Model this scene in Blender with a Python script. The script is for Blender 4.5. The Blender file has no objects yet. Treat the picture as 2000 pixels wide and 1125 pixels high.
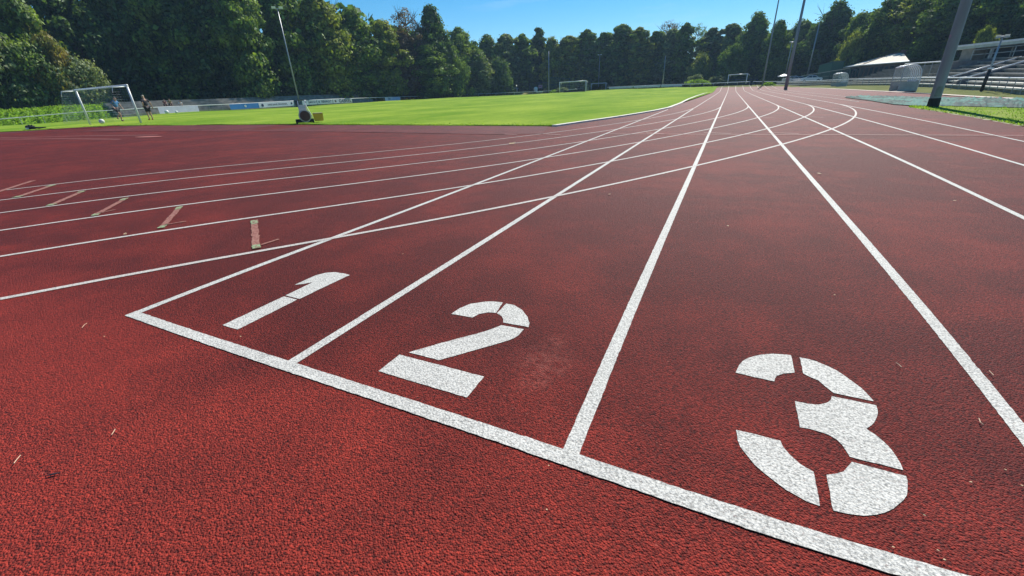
import bpy, bmesh, math, random
import numpy as np
from mathutils import Vector, Matrix, Euler
random.seed(7); RNG = np.random.default_rng(7)
R = math.radians
C = bpy.context.scene.collection
scene = bpy.context.scene

# ------------------------------------------------------------------ camera model
CAM = np.array([2.7172462, -0.8921094, 0.9777228]); F = 808.1437
def _rot(yaw, pitch, roll):
    cy, sy = math.cos(yaw), math.sin(yaw); cp, sp = math.cos(pitch), math.sin(pitch)
    f = np.array([sy*cp, cy*cp, -sp]); r = np.array([cy, -sy, 0.0]); u = np.cross(r, f)
    c, s = math.cos(roll), math.sin(roll)
    return np.array([c*r+s*u, -s*r+c*u, f])
RM = _rot(-0.463834, 0.4334413, -0.0456188)
def ray(px, py):
    x = (px-1000)/F; y = -(py-562.5)/F
    return x*RM[0]+y*RM[1]+RM[2]
def P(px, py, r):                      # point on a sight line at horizontal range r
    d = ray(px, py); return CAM + d/math.hypot(d[0], d[1])*r
def G(px, py, z=0.0):                  # sight line meets the plane at height z
    d = ray(px, py); return CAM + d*((z-CAM[2])/d[2])
def XL(px, X, py=190):                 # sight direction meets the upright plane at X
    d = ray(px, py); return CAM + d*((X-CAM[0])/d[0])
# second, finer lens description of the photograph: used only to lay the ground paint
DM = dict(f=795.7999, R=_rot(-0.4522211, 0.433669, -0.0380934), c=np.array([2.7003063, -0.8938952, 0.9787962]),
          k=-0.0700194, k2=0.0738464, k3=-0.0172723, p1=-0.0006147, p2=-0.0077303)
YT, R0, LW = 25.699, 36.863, 1.2199
def warp(X, Y):
    d = np.array([X, Y, 0.0])-DM['c']; v = DM['R']@d
    if v[2] <= .05: return np.array([X, Y, 0.0])
    tx, ty = v[0]/v[2], v[1]/v[2]; x, y = tx, ty
    for _ in range(40):
        q = math.hypot(x, y); cl = min(1.0, 1.42/max(q, 1e-6)); xc, yc = x*cl, y*cl
        r2 = xc*xc+yc*yc; s = 1+DM['k']*r2+DM['k2']*r2*r2+DM['k3']*r2**3
        nx = (tx-(2*DM['p1']*xc*yc+DM['p2']*(r2+2*xc*xc)))/s; ny = (ty-(DM['p1']*(r2+2*yc*yc)+2*DM['p2']*xc*yc))/s
        x += (nx-x)*.7; y += (ny-y)*.7
    return G(1000+DM['f']*x, 562.5-DM['f']*y)

# ------------------------------------------------------------------ terrain
CTRL = [(0,246,95),(118,240,88),(250,229,90),(375,218.5,96),(470,215,100),(570,210,108),(690,202,117),(760,197,125),
        (840,192.5,142),(920,189.5,152),(1000,186.5,157),(1100,181,158),(1185,175.5,156),(1300,171.5,147),(1400,168.5,139),
        (1478,166.5,132),(1590,167,118),(1660,167,104),(1727,166.5,92),(1800,170,80),(1900,176,66),(2000,186,53)]
CP = np.array([P(*c) for c in CTRL]+[(-37,19.5,.42),(-45,19.5,.40),(-30,17,.06),(-40,17.0,.18),(-60,15.5,.24),(-62,20,.3),(-24,17,.0),
     (-30,9,.03),(-42,9,.1),(-22,23,.12),(18,28,-.15),(14,20,-.05),(12,50,-.05),(20,40,-.4),(17,60,-.2),(15,85,0)])
def sm(t): t = min(1, max(0, t)); return t*t*(3-2*t)
def h(X, Y):
    d2 = (CP[:, 0]-X)**2+(CP[:, 1]-Y)**2+1.5
    w = d2**-1.6; z = float((w*CP[:, 2]).sum()/w.sum())
    a = sm((-X-18)/14)*sm((Y+2)/10)
    yb = 14 if X < -30 else (YT-math.sqrt(max(0, R0**2-(X+R0)**2)) if X < 0 else YT)
    b = sm((Y-yb-1)/25)*sm((-X-.5)/15)
    c = sm((Y-88)/32); d = sm((X-9.5)/9)*sm((Y-5)/15)
    return z*max(a, b, c, d)
def T(px, py, r0=3, r1=260):           # sight line meets the terrain
    d = ray(px, py); d = d/math.hypot(d[0], d[1]); r = r0
    while r < r1:
        p = CAM+d*r
        if p[2] <= h(p[0], p[1]): 
            lo, hi = r-r*.02, r
            for _ in range(20):
                m = (lo+hi)/2; p = CAM+d*m
                if p[2] <= h(p[0], p[1]): hi = m
                else: lo = m
            return CAM+d*hi
        r *= 1.02
    return CAM+d*r1

# ------------------------------------------------------------------ materials
MATS = {}
def nodes(name):
    m = bpy.data.materials.new(name); m.use_nodes = True; nt = m.node_tree
    return m, nt, nt.nodes['Principled BSDF'], nt.nodes.new, nt.links.new
def mat(name, col, rough=.6, var=.15, scale=3., bump=0., bscale=40., metal=0., spec=.4, stretch=None):
    if name in MATS: return MATS[name]
    m, nt, b, N, L = nodes(name)
    tc = N('ShaderNodeTexCoord'); mp = N('ShaderNodeMapping'); L(tc.outputs['Object'], mp.inputs[0])
    if stretch: mp.inputs['Scale'].default_value = stretch
    n = N('ShaderNodeTexNoise'); n.inputs['Scale'].default_value = scale; n.inputs['Detail'].default_value = 6; L(mp.outputs[0], n.inputs[0])
    r = N('ShaderNodeValToRGB'); r.color_ramp.elements[0].position = .3; r.color_ramp.elements[1].position = .7
    r.color_ramp.elements[0].color = tuple(c*(1-var) for c in col)+(1,); r.color_ramp.elements[1].color = tuple(min(1, c*(1+var)) for c in col)+(1,)
    L(n.outputs[0], r.inputs[0]); L(r.outputs[0], b.inputs['Base Color'])
    b.inputs['Roughness'].default_value = rough; b.inputs['Metallic'].default_value = metal; b.inputs['Specular IOR Level'].default_value = spec
    if bump:
        n2 = N('ShaderNodeTexNoise'); n2.inputs['Scale'].default_value = bscale; n2.inputs['Detail'].default_value = 4; L(mp.outputs[0], n2.inputs[0])
        bp = N('ShaderNodeBump'); bp.inputs['Strength'].default_value = bump; bp.inputs['Distance'].default_value = .02
        L(n2.outputs[0], bp.inputs['Height']); L(bp.outputs[0], b.inputs['Normal'])
    MATS[name] = m; return m

def math_node(nt, op, a, b=None, clamp=False):
    n = nt.nodes.new('ShaderNodeMath'); n.operation = op; n.use_clamp = clamp
    for i, v in enumerate((a, b)):
        if v is None: continue
        if isinstance(v, (int, float)): n.inputs[i].default_value = v
        else: nt.links.new(v, n.inputs[i])
    return n.outputs[0]
def mixcol(nt, fac, a, b, mode='MIX'):
    n = nt.nodes.new('ShaderNodeMix'); n.data_type = 'RGBA'; n.blend_type = mode
    for i, v in ((0, fac), (6, a), (7, b)):
        if isinstance(v, (int, float)): n.inputs[i].default_value = v
        elif isinstance(v, tuple): n.inputs[i].default_value = v+(1,) if len(v) == 3 else v
        else: nt.links.new(v, n.inputs[i])
    return n.outputs[2]
def noise(nt, vec, scale, detail=4, rough=.55, out=0):
    n = nt.nodes.new('ShaderNodeTexNoise'); n.inputs['Scale'].default_value = scale; n.inputs['Detail'].default_value = detail
    n.inputs['Roughness'].default_value = rough; nt.links.new(vec, n.inputs[0]); return n.outputs[out]
def ramp(nt, fac, p0, c0, p1, c1):
    r = nt.nodes.new('ShaderNodeValToRGB'); e = r.color_ramp.elements
    e[0].position, e[1].position = p0, p1
    e[0].color = c0+(1,) if isinstance(c0, tuple) else (c0, c0, c0, 1); e[1].color = c1+(1,) if isinstance(c1, tuple) else (c1, c1, c1, 1)
    nt.links.new(fac, r.inputs[0]); return r.outputs[0]

def track_material(name, bright, dark, patchy=True):
    m, nt, b, N, L = nodes(name)
    geo = N('ShaderNodeNewGeometry'); pos = geo.outputs['Position']
    v = N('ShaderNodeTexVoronoi'); v.inputs['Scale'].default_value = 195; L(pos, v.inputs[0])
    v2 = N('ShaderNodeTexVoronoi'); v2.inputs['Scale'].default_value = 210; L(pos, v2.inputs[0])
    g = noise(nt, pos, 95, 3, .7)
    gran = ramp(nt, g, .34, 0.0, .68, 1.0)
    big = ramp(nt, noise(nt, pos, .55, 6, .6), .38, 0.0, .62, 1.0)
    mid = ramp(nt, noise(nt, pos, 2.4, 5, .6), .36, 0.0, .66, 1.0)
    cell = N('ShaderNodeSeparateColor'); L(v.outputs['Color'], cell.inputs[0])
    rnd = ramp(nt, cell.outputs[0], .15, 0.0, .9, 1.0)
    base = mixcol(nt, math_node(nt, 'ADD', math_node(nt, 'MULTIPLY', gran, .55), math_node(nt, 'MULTIPLY', rnd, .45)), dark, bright)
    # tonal patches of wear
    f = math_node(nt, 'ADD', math_node(nt, 'MULTIPLY', big, .42), math_node(nt, 'MULTIPLY', mid, .40))
    sep = N('ShaderNodeSeparateXYZ'); L(pos, sep.inputs[0])
    if patchy:
        # the surface past the start line is darker than in front of it, with a wavering edge
        wob = math_node(nt, 'MULTIPLY', math_node(nt, 'SUBTRACT', noise(nt, pos, 1.3, 4), .5), 1.6)
        yy = math_node(nt, 'ADD', sep.outputs[1], wob)
        lane = math_node(nt, 'DIVIDE', math_node(nt, 'ADD', yy, .35), .7, True)
        f = math_node(nt, 'SUBTRACT', f, math_node(nt, 'MULTIPLY', lane, .68))
        f = math_node(nt, 'ADD', f, .42, True)
    base = mixcol(nt, f, mixcol(nt, 1.0, base, (.42, .44, .52), 'MULTIPLY'), base)
    # sparse pale mineral specks
    sp = ramp(nt, v2.outputs['Color'], .93, 0.0, .97, 1.0)
    base = mixcol(nt, math_node(nt, 'MULTIPLY', sp, .22), base, (.50, .22, .16))
    # broom streaks, running across
    mp = N('ShaderNodeMapping'); mp.inputs['Scale'].default_value = (.25, 2.2, 1); L(pos, mp.inputs[0])
    st = ramp(nt, noise(nt, mp.outputs[0], 1.2, 5, .6), .45, 0.0, .75, .35)
    base = mixcol(nt, st, base, mixcol(nt, 1.0, base, (1.35, 1.25, 1.3), 'MULTIPLY'))
    for (px, py, rad, k) in ((1065, 705, .16, .6), (1045, 745, .08, .6), (1090, 665, .07, .5)):
        c = G(px, py); vd = N('ShaderNodeVectorMath'); vd.operation = 'DISTANCE'; L(pos, vd.inputs[0]); vd.inputs[1].default_value = c
        sc = math_node(nt, 'SUBTRACT', 1.0, math_node(nt, 'DIVIDE', vd.outputs['Value'], rad), True)
        sc = math_node(nt, 'MULTIPLY', sc, ramp(nt, noise(nt, pos, 26, 5, .7), .42, 0.0, .66, k*.75))
        base = mixcol(nt, sc, base, (.42, .12, .09))
    L(base, b.inputs['Base Color'])
    b.inputs['Roughness'].default_value = .75; b.inputs['Specular IOR Level'].default_value = .19
    hgt = math_node(nt, 'ADD', math_node(nt, 'MULTIPLY', v.outputs['Distance'], -1.0), math_node(nt, 'MULTIPLY', g, 1.1))
    bp = N('ShaderNodeBump'); bp.inputs['Strength'].default_value = 1.0; bp.inputs['Distance'].default_value = .0046
    L(hgt, bp.inputs['Height']); L(bp.outputs[0], b.inputs['Normal'])
    return m
M_TRACK = track_material('red tartan', (.41, .040, .024), (.034, .007, .006))
M_APRON = track_material('brown tartan', (.27, .055, .048), (.06, .017, .016), False)

def paint_material(name, col, wear=.35):
    m, nt, b, N, L = nodes(name)
    geo = N('ShaderNodeNewGeometry'); pos = geo.outputs['Position']
    g = noise(nt, pos, 150, 3, .75)
    v = N('ShaderNodeTexVoronoi'); v.inputs['Scale'].default_value = 130; L(pos, v.inputs[0])
    gr = ramp(nt, g, .38, 0.0, .56, 1.0)
    hole = ramp(nt, noise(nt, pos, 120, 2, .5), .655, 0.0, .70, wear)
    c = mixcol(nt, gr, tuple(x*.42 for x in col), col)
    c = mixcol(nt, hole, c, (.20, .06, .05))
    big = ramp(nt, noise(nt, pos, 2.5, 4), .3, .86, .7, 1.0)
    c = mixcol(nt, 1.0, c, big, 'MULTIPLY')
    L(c, b.inputs['Base Color']); b.inputs['Roughness'].default_value = .7; b.inputs['Specular IOR Level'].default_value = .3
    hg = math_node(nt, 'ADD', math_node(nt, 'MULTIPLY', v.outputs['Distance'], -.8), g)
    bp = N('ShaderNodeBump'); bp.inputs['Strength'].default_value = .8; bp.inputs['Distance'].default_value = .003
    L(hg, bp.inputs['Height']); L(bp.outputs[0], b.inputs['Normal'])
    return m
M_PAINT = paint_material('white line paint', (.64, .625, .575))
M_PAINT2 = paint_material('bend line paint', (.62, .56, .51), .25)

def faded_material(name, col, amount):
    # worn paint: real colour only where paint is left, the rubber shows between
    m, nt, b, N, L = nodes(name)
    geo = N('ShaderNodeNewGeometry'); pos = geo.outputs['Position']
    w = ramp(nt, noise(nt, pos, 60, 4, .7), .38, 0.0, .62, amount)
    L(mixcol(nt, w, (.17, .025, .02), col), b.inputs['Base Color']); b.inputs['Roughness'].default_value = .75
    return m
M_FADED = faded_material('worn pink paint', (.36, .20, .14), .8)
M_GREENDOT = faded_material('worn green paint', (.25, .42, .22), 1.0)
M_FAINT = faded_material('faint cross line paint', (.52, .34, .30), .9)

def grass_material(name, a, b2, c3, scale=.35, fine=14, bumps=.5):
    m, nt, b, N, L = nodes(name)
    geo = N('ShaderNodeNewGeometry'); pos = geo.outputs['Position']
    mp = N('ShaderNodeMapping'); mp.inputs['Scale'].default_value = (1, .45, 1); mp.inputs['Rotation'].default_value = (0, 0, .25); L(pos, mp.inputs[0])
    n1 = ramp(nt, noise(nt, mp.outputs[0], scale, 8, .72), .41, 0.0, .60, 1.0)
    n2 = ramp(nt, noise(nt, pos, fine, 5, .7), .3, 0.0, .7, 1.0)
    c = mixcol(nt, n1, a, b2); c = mixcol(nt, math_node(nt, 'MULTIPLY', n2, .45), c, c3)
    L(c, b.inputs['Base Color']); b.inputs['Roughness'].default_value = .95; b.inputs['Specular IOR Level'].default_value = .03
    bp = N('ShaderNodeBump'); bp.inputs['Strength'].default_value = bumps; bp.inputs['Distance'].default_value = .05
    L(noise(nt, pos, 22, 4, .7), bp.inputs['Height']); L(bp.outputs[0], b.inputs['Normal'])
    return m
M_LAWN = grass_material('mown lawn', (.14, .25, .024), (.29, .38, .05), (.09, .18, .018), .16, 2.5)
M_GROUND = grass_material('rough dry grass', (.13, .15, .05), (.19, .19, .075), (.08, .11, .035), .8, 6)
M_BANK = grass_material('bank grass', (.10, .23, .018), (.22, .38, .03), (.05, .12, .012), .5, 3, .7)
M_VERGE = grass_material('verge grass', (.17, .27, .03), (.30, .34, .09), (.10, .17, .02), 1.3, 18)
M_DRY = grass_material('dry grass mound', (.22, .21, .08), (.30, .27, .13), (.12, .15, .05), .5, 4)

def leaf_material(name, col, col2, trans=.42):
    m = bpy.data.materials.new(name); m.use_nodes = True; nt = m.node_tree; nt.nodes.clear(); N = nt.nodes.new; L = nt.links.new
    geo = N('ShaderNodeNewGeometry'); oi = N('ShaderNodeObjectInfo')
    n = ramp(nt, noise(nt, geo.outputs['Position'], .38, 5, .7), .40, 0.0, .62, 1.0)
    c = mixcol(nt, n, col, col2)
    rnd = math_node(nt, 'ADD', math_node(nt, 'MULTIPLY', geo.outputs['Random Per Island'], 1.1), .5)
    cc = N('ShaderNodeVectorMath'); cc.operation = 'SCALE'; L(c, cc.inputs[0]); L(rnd, cc.inputs['Scale'])
    d = N('ShaderNodeBsdfDiffuse'); L(cc.outputs[0], d.inputs[0])
    t = N('ShaderNodeBsdfTranslucent'); L(mixcol(nt, 1.0, cc.outputs[0], (1.25, 1.3, .55), 'MULTIPLY'), t.inputs[0])
    g = N('ShaderNodeBsdfGlossy'); g.inputs['Roughness'].default_value = .55; g.inputs[0].default_value = (.8, .85, .8, 1)
    m1 = N('ShaderNodeMixShader'); m1.inputs[0].default_value = trans; L(d.outputs[0], m1.inputs[1]); L(t.outputs[0], m1.inputs[2])
    m2 = N('ShaderNodeMixShader'); m2.inputs[0].default_value = .03; L(m1.outputs[0], m2.inputs[1]); L(g.outputs[0], m2.inputs[2])
    o = N('ShaderNodeOutputMaterial'); L(m2.outputs[0], o.inputs[0]); return m
LEAF = {'green': leaf_material('green foliage', (.060, .115, .022), (.21, .29, .045)),
        'dark': leaf_material('dark foliage', (.036, .078, .022), (.12, .19, .038)),
        'pale': leaf_material('pale foliage', (.10, .15, .06), (.27, .31, .14)),
        'olive': leaf_material('olive foliage', (.12, .165, .026), (.33, .35, .06)),
        'russet': leaf_material('russet foliage', (.10, .070, .045), (.17, .12, .07)),
        'gold': leaf_material('golden foliage', (.22, .165, .028), (.19, .21, .035))}
M_BLADE = leaf_material('grass blades', (.15, .26, .025), (.24, .36, .04), .5)
M_BARK = mat('bark', (.10, .08, .06), .9, .35, 4, .8, 12)
M_CONC = mat('weathered concrete', (.25, .24, .21), .9, .30, 1.3, .4, 20)
M_CONCD = mat('dark concrete', (.13, .125, .13), .9, .35, 2, .4, 20)
M_KERB = mat('kerb concrete', (.66, .63, .54), .85, .18, 5, .3, 60)
M_WHITE = mat('white metal', (.72, .73, .74), .35, .08, 3, 0, 40)
M_STEEL = mat('galvanised steel', (.36, .38, .40), .4, .15, 3, 0, 40, .5)
M_MAST = mat('grey mast paint', (.25, .255, .27), .5, .18, 1.5, .15, 25, stretch=(3, 3, .3))
M_BLACK = mat('black rubber', (.02, .02, .022), .7)
M_DARK = mat('dark interior', (.03, .035, .045), .7)
M_LAMP = mat('lamp housing', (.78, .78, .80), .3, .05)

# ------------------------------------------------------------------ mesh helpers
class MB:
    def __init__(s): s.v = []; s.f = []
    def poly(s, pts):
        i = len(s.v); s.v += [tuple(p) for p in pts]; s.f.append(tuple(range(i, i+len(pts)))); return s
    def hexa(s, b, t):                  # bottom quad, top quad
        i = len(s.v); s.v += [tuple(p) for p in b]+[tuple(p) for p in t]
        s.f += [(i+3, i+2, i+1, i), (i+4, i+5, i+6, i+7)]+[(i+k, i+(k+1) % 4, i+4+(k+1) % 4, i+4+k) for k in range(4)]; return s
    def box(s, x0, x1, y0, y1, z0, z1):
        return s.hexa([(x0, y0, z0), (x1, y0, z0), (x1, y1, z0), (x0, y1, z0)], [(x0, y0, z1), (x1, y0, z1), (x1, y1, z1), (x0, y1, z1)])
    def tube(s, pts, rad, n=8, cap=True):
        pts = [Vector(p) for p in pts]; rads = rad if isinstance(rad, (list, tuple)) else [rad]*len(pts)
        i0 = len(s.v); prev = None
        for k, p in enumerate(pts):
            d = (pts[min(k+1, len(pts)-1)]-pts[max(k-1, 0)]).normalized()
            a = Vector((0, 0, 1)) if abs(d.z) < .9 else Vector((1, 0, 0))
            if prev is not None: a = prev
            u = (a-d*a.dot(d)).normalized(); w = d.cross(u); prev = u
            for j in range(n):
                t = 2*math.pi*j/n; s.v.append(tuple(p+(u*math.cos(t)+w*math.sin(t))*rads[k]))
        for k in range(len(pts)-1):
            for j in range(n):
                a, b = i0+k*n+j, i0+k*n+(j+1) % n; s.f.append((a, b, b+n, a+n))
        if cap:
            s.f.append(tuple(i0+j for j in range(n))[::-1]); e = i0+(len(pts)-1)*n; s.f.append(tuple(e+j for j in range(n)))
        return s
    def strip(s, L_, R_):
        i = len(s.v); n = len(L_); s.v += [tuple(p) for p in L_]+[tuple(p) for p in R_]
        for k in range(n-1): s.f.append((i+k, i+n+k, i+n+k+1, i+k+1))
        return s
    def ball(s, c, r, n=8, m=6, sq=1.0):
        i = len(s.v)
        for a in range(m+1):
            th = math.pi*a/m
            for b in range(n):
                ph = 2*math.pi*b/n; s.v.append((c[0]+r*math.sin(th)*math.cos(ph), c[1]+r*math.sin(th)*math.sin(ph), c[2]+r*sq*math.cos(th)))
        for a in range(m):
            for b in range(n): s.f.append((i+a*n+b, i+(a+1)*n+b, i+(a+1)*n+(b+1) % n, i+a*n+(b+1) % n))
        return s
    def build(s, name, m, parent=None, smooth=False, bevel=0):
        me = bpy.data.meshes.new(name); me.from_pydata(s.v, [], s.f); me.validate()
        bm = bmesh.new(); bm.from_mesh(me); bmesh.ops.recalc_face_normals(bm, faces=bm.faces) if parent is not None or bevel else None
        if bevel: bmesh.ops.bevel(bm, geom=list(bm.edges), offset=bevel, segments=2, affect='EDGES')
        bm.to_mesh(me); bm.free()
        if smooth:
            for p in me.polygons: p.use_smooth = True
        me.materials.append(m); o = bpy.data.objects.new(name, me); C.objects.link(o)
        if parent is not None: o.parent = parent
        return o
def tag(o, label=None, cat=None, group=None, kind=None):
    if label: o['label'] = label
    if cat: o['category'] = cat
    if group: o['group'] = group
    if kind: o['kind'] = kind
    return o
def thing(name, loc, label, cat, group=None, rz=0.):
    o = bpy.data.objects.new(name, None); C.objects.link(o); o.location = loc; o.rotation_euler = (0, 0, rz); o.empty_display_size = .2
    return tag(o, label, cat, group)
def copy_tree(o, parent=None):
    c = o.copy(); C.objects.link(c)
    if parent is not None: c.parent = parent
    for ch in [x for x in C.objects if x.parent == o]: copy_tree(ch, c)
    return c
def text_mesh(name, s, size, m, parent, M4):
    cu = bpy.data.curves.new('lettering', 'FONT'); cu.body = s; cu.size = size; cu.align_x = 'CENTER'; cu.align_y = 'CENTER'
    cu.offset = size*.02
    t = bpy.data.objects.new('lettering', cu); C.objects.link(t)
    dg = bpy.context.evaluated_depsgraph_get(); me = bpy.data.meshes.new_from_object(t.evaluated_get(dg))
    bpy.data.objects.remove(t); me.transform(M4); me.materials.clear(); me.materials.append(m)
    o = bpy.data.objects.new(name, me); C.objects.link(o); o.parent = parent; return o
def V(p): return Vector([float(x) for x in p])

# ------------------------------------------------------------------ ground, track, lawn
xs = sorted(set([-600, -450, -330, -250, -200, -170, -150]+list(range(-140, -64, 4))+list(range(-64, -20, 2))+list(range(-20, 12, 2))+[9]+list(range(12, 40, 2))+[40, 44, 50, 60, 75, 90, 120, 160, 220, 300, 450, 600]))
ys = sorted(set([-600, -300, -120, -60, -30, -20, -12, -6, -2, 0, 2, 4, 6]+list(range(8, 34, 2))+list(range(34, 90, 4))+list(range(90, 180, 5))+[190, 210, 240, 280, 340, 450, 700]))
def grid(name, off, m, keep):
    mb = MB(); idx = {}
    for i in range(len(xs)-1):
        for j in range(len(ys)-1):
            if not keep((xs[i]+xs[i+1])/2, (ys[j]+ys[j+1])/2): continue
            q = []
            for a, b in ((i, j), (i+1, j), (i+1, j+1), (i, j+1)):
                if (a, b) not in idx:
                    idx[(a, b)] = len(mb.v); mb.v.append((xs[a], ys[b], h(xs[a], ys[b])+off))
                q.append(idx[(a, b)])
            mb.f.append(tuple(q))
    return mb.build(name, m, smooth=True)
tag(grid('ground', -.02, M_GROUND, lambda x, y: True), kind='structure')
tag(grid('track', 0, M_TRACK, lambda x, y: (x < 14 and -20 < y < 24 and x > -90) or (-2 < x < 14 and 24 <= y < 118) or (14 <= x < 18 and 25 < y < 112)), kind='structure')

def yb_far(X): return 110+math.sqrt(max(0, R0**2-(X+R0)**2))
EDGE = [T(x, y) for x, y in ((-60, 263), (0, 258.2), (80, 254), (160, 248.3), (240, 246), (320, 245), (420, 244), (520, 243.6), (640, 244.3), (800, 245.3), (960, 246.3), (1060, 246.8), (1084, 247))]
EX = [e[0] for e in EDGE]; EY = [e[1] for e in EDGE]
KERB_PX = [(1084, 247.4), (1130, 240.6), (1175, 234.3), (1215, 228.2), (1250, 222.4), (1280, 217.2), (1307, 211.2), (1330, 202.2), (1344, 194.6), (1360, 188), (1376, 182.6)]
KERB = [G(x, y) for x, y in KERB_PX]
print('kerb', [tuple(np.round(k, 2)) for k in KERB]); print('edge', [tuple(np.round(k, 2)) for k in EDGE])
KERB.append(np.array([KERB[-1][0]*.5, 108.0, 0]))
KX = [k[0] for k in KERB]; 
def edge_y(X):
    return float(np.interp(X, EX, EY))
# lawn as columns from the track edge to the far fence side
cols = []
for X in np.concatenate([np.linspace(-96, EX[1], 14), np.linspace(EX[1], EX[-1], 60)[1:]]):
    cols.append((float(X), edge_y(X) if X > EX[0] else EY[0]+(EX[0]-X)*.1))
for a, b in zip(KERB[:-1], KERB[1:]):
    for t in np.linspace(0, 1, 6)[1:]:
        p = a+(b-a)*t; cols.append((p[0]-.05, p[1]))
mb = MB(); NV = 46
for X, y0 in cols:
    y1 = 150 if X < -20 else 150-(X+20)*1.0
    for k in range(NV):
        t = (k/(NV-1))**1.8; y = y0+(max(y1, y0+1)-y0)*t
        z = h(X, y)+.035+(.012*math.sin(X*7.1)*math.cos(X*3.3) if k == 0 else 0)
        mb.v.append((X, y+(.03*math.sin(X*9) if k == 0 else 0), z))
for i in range(len(cols)-1):
    for k in range(NV-1):
        a = i*NV+k; mb.f.append((a, a+NV, a+NV+1, a+1))
n0 = len(mb.v)                       # small turned-down lip of turf along the track edge
for X, y0 in cols[:73]: mb.v.append((X, y0-.02, h(X, y0)-.01))
for i in range(min(72, len(cols)-1)): mb.f.append((n0+i, n0+i+1, (i+1)*NV, i*NV))
tag(mb.build('lawn', M_LAWN, smooth=True), kind='structure')
# individual longer tufts along the lawn edge and the near lawn
mb = MB()
for k in range(4200):
    X = random.uniform(-60, EX[-1]) if k % 3 else random.uniform(-30, EX[-1]); y = edge_y(X)+abs(random.gauss(0, .10 if k % 4 else .8))
    z = h(X, y)+.03; hh = random.uniform(.015, .038); a = random.uniform(0, 6.28); w = random.uniform(.015, .04)
    dx, dy = math.cos(a)*w, math.sin(a)*w
    mb.poly([(X-dx, y-dy, z), (X+dx, y+dy, z), (X+dx*.4+random.gauss(0, .02), y+random.gauss(0, .02), z+hh)])
tag(mb.build('lawn_tufts', M_BLADE), 'short uneven grass tufts along the edge of the bright green lawn', 'grass', kind='stuff')

# kerb
mb = MB(); KP = []
for a, b in zip(KERB[:-1], KERB[1:]):
    for t in np.linspace(0, 1, 5)[:-1]: KP.append(a+(b-a)*t)
KP.append(KERB[-1])
Ls, Rs = [], []
for i, p in enumerate(KP):
    d = KP[min(i+1, len(KP)-1)]-KP[max(i-1, 0)]; d = d/np.linalg.norm(d); n = np.array([d[1], -d[0], 0])
    Ls.append(p-n*.12); Rs.append(p+n*.08)
up = np.array([0, 0, .055])
mb.strip([p+up for p in Ls], [p+up for p in Rs]); mb.strip([p+up for p in Rs], Rs); mb.strip(Ls, [p+up for p in Ls]); mb.poly([Ls[0], Ls[0]+up, Rs[0]+up, Rs[0]])
tag(mb.build('track_kerb', M_KERB), 'pale raised concrete kerb curving along the inside edge of the track beside the lawn', 'kerb')

# apron: darker brown band of surfacing beside the lawn
top = [T(x, y) for x, y in ((-40, 262), (0, 259), (80, 255), (160, 249), (240, 247), (320, 246), (420, 245.5), (520, 245), (640, 246), (800, 247), (960, 248), (1060, 249))]
bot = [T(x, y) for x, y in ((-40, 265), (0, 262), (80, 259.5), (160, 257.5), (240, 256.5), (320, 256.3), (420, 256.5), (520, 257), (640, 257.5), (800, 260), (960, 263), (1060, 262))]
for L_ in (top, bot):
    for p in L_: p[2] = h(p[0], p[1])+.008
for p in top: p[1] += .5
tag(MB().strip(bot, top).build('track_apron', M_APRON), kind='structure')

# ------------------------------------------------------------------ paint
def ribbon(mb, fn, t0, t1, w, step, z=.004, jit=.0007):
    """fn(t, side) -> world point of the edge at +-w/2"""
    n = max(2, int((t1-t0)/step)); A, B = [], []
    for k in range(n+1):
        t = t0+(t1-t0)*k/n
        a = warp(*fn(t, -w/2)); b = warp(*fn(t, w/2))
        for q, lst in ((a, A), (b, B)):
            e = random.gauss(0, jit) if np.linalg.norm(q-CAM) < 9 else 0
            zz = z if q[1] < 60 else h(q[0], q[1])+z+sm((q[1]-60)/20)*.02
            lst.append((q[0]+e, q[1]+e, zz))
    mb.strip(A, B)
def tstep(mb, fn, segs, w, z):
    for (a, b, st) in segs: ribbon(mb, fn, a, b, w, st, z)
lw = .05
for k in range(0, 7):
    mb = MB()
    fn = lambda t, s, k=k: (LW*k-(.025 if k else 0.0)*0+s, t)
    seg = {0: [(0, 8, .02), (8, 24, .5)], 1: [(.0, 8, .02), (8, YT-2, .5)], 2: [(0, 8, .02), (8, YT-1, .5)], 3: [(0, 8, .02), (8, YT-1, .5)], 4: [(1, 10, .05), (10, YT-.7, .5)], 5: [(3, 12, .1), (12, YT-.7, .5)], 6: [(4, 12, .2), (12, YT-.4, .5)]}[k]
    tstep(mb, fn, seg, lw, .002)
    tag(mb.build('lane_line', M_PAINT), kind='structure')
for k in range(0, 7):
    mb = MB(); rk = R0+LW*k
    fn = lambda t, s, rk=rk: (-R0+(rk+s)*math.cos(t), YT+(rk+s)*math.sin(t))
    if k: ribbon(mb, fn, -1.75, 0, .05, .012, .004, .0008)
    else: ribbon(mb, fn, -1.75, -.88, .05, .012, .004, .0008)
    if k: ribbon(mb, lambda t, s, k=k: (LW*k+s, t), YT, 108, .05, 2.0, .006, 0)
    tag(mb.build('bend_lane_line', M_PAINT2), kind='structure')
# outer lines of the straight
for k in (7, 8):
    mb = MB(); ribbon(mb, lambda t, s, k=k: (LW*k+s, t), 27 if k == 7 else 33, 108, .05, 2, .01, 0); tag(mb.build('bend_lane_line', M_PAINT2), kind='structure')
# start line
mb = MB(); A, B = [], []
for x in np.arange(-.025, 6.6, .02):
    a = warp(x, -.055); b = warp(x, 0); e = random.gauss(0, .0008); e2 = random.gauss(0, .0008)
    A.append((a[0], a[1]+e, .0035)); B.append((b[0], b[1]+e2, .0035))
mb.strip(B, A); tag(mb.build('start_line', M_PAINT), kind='structure')

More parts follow.
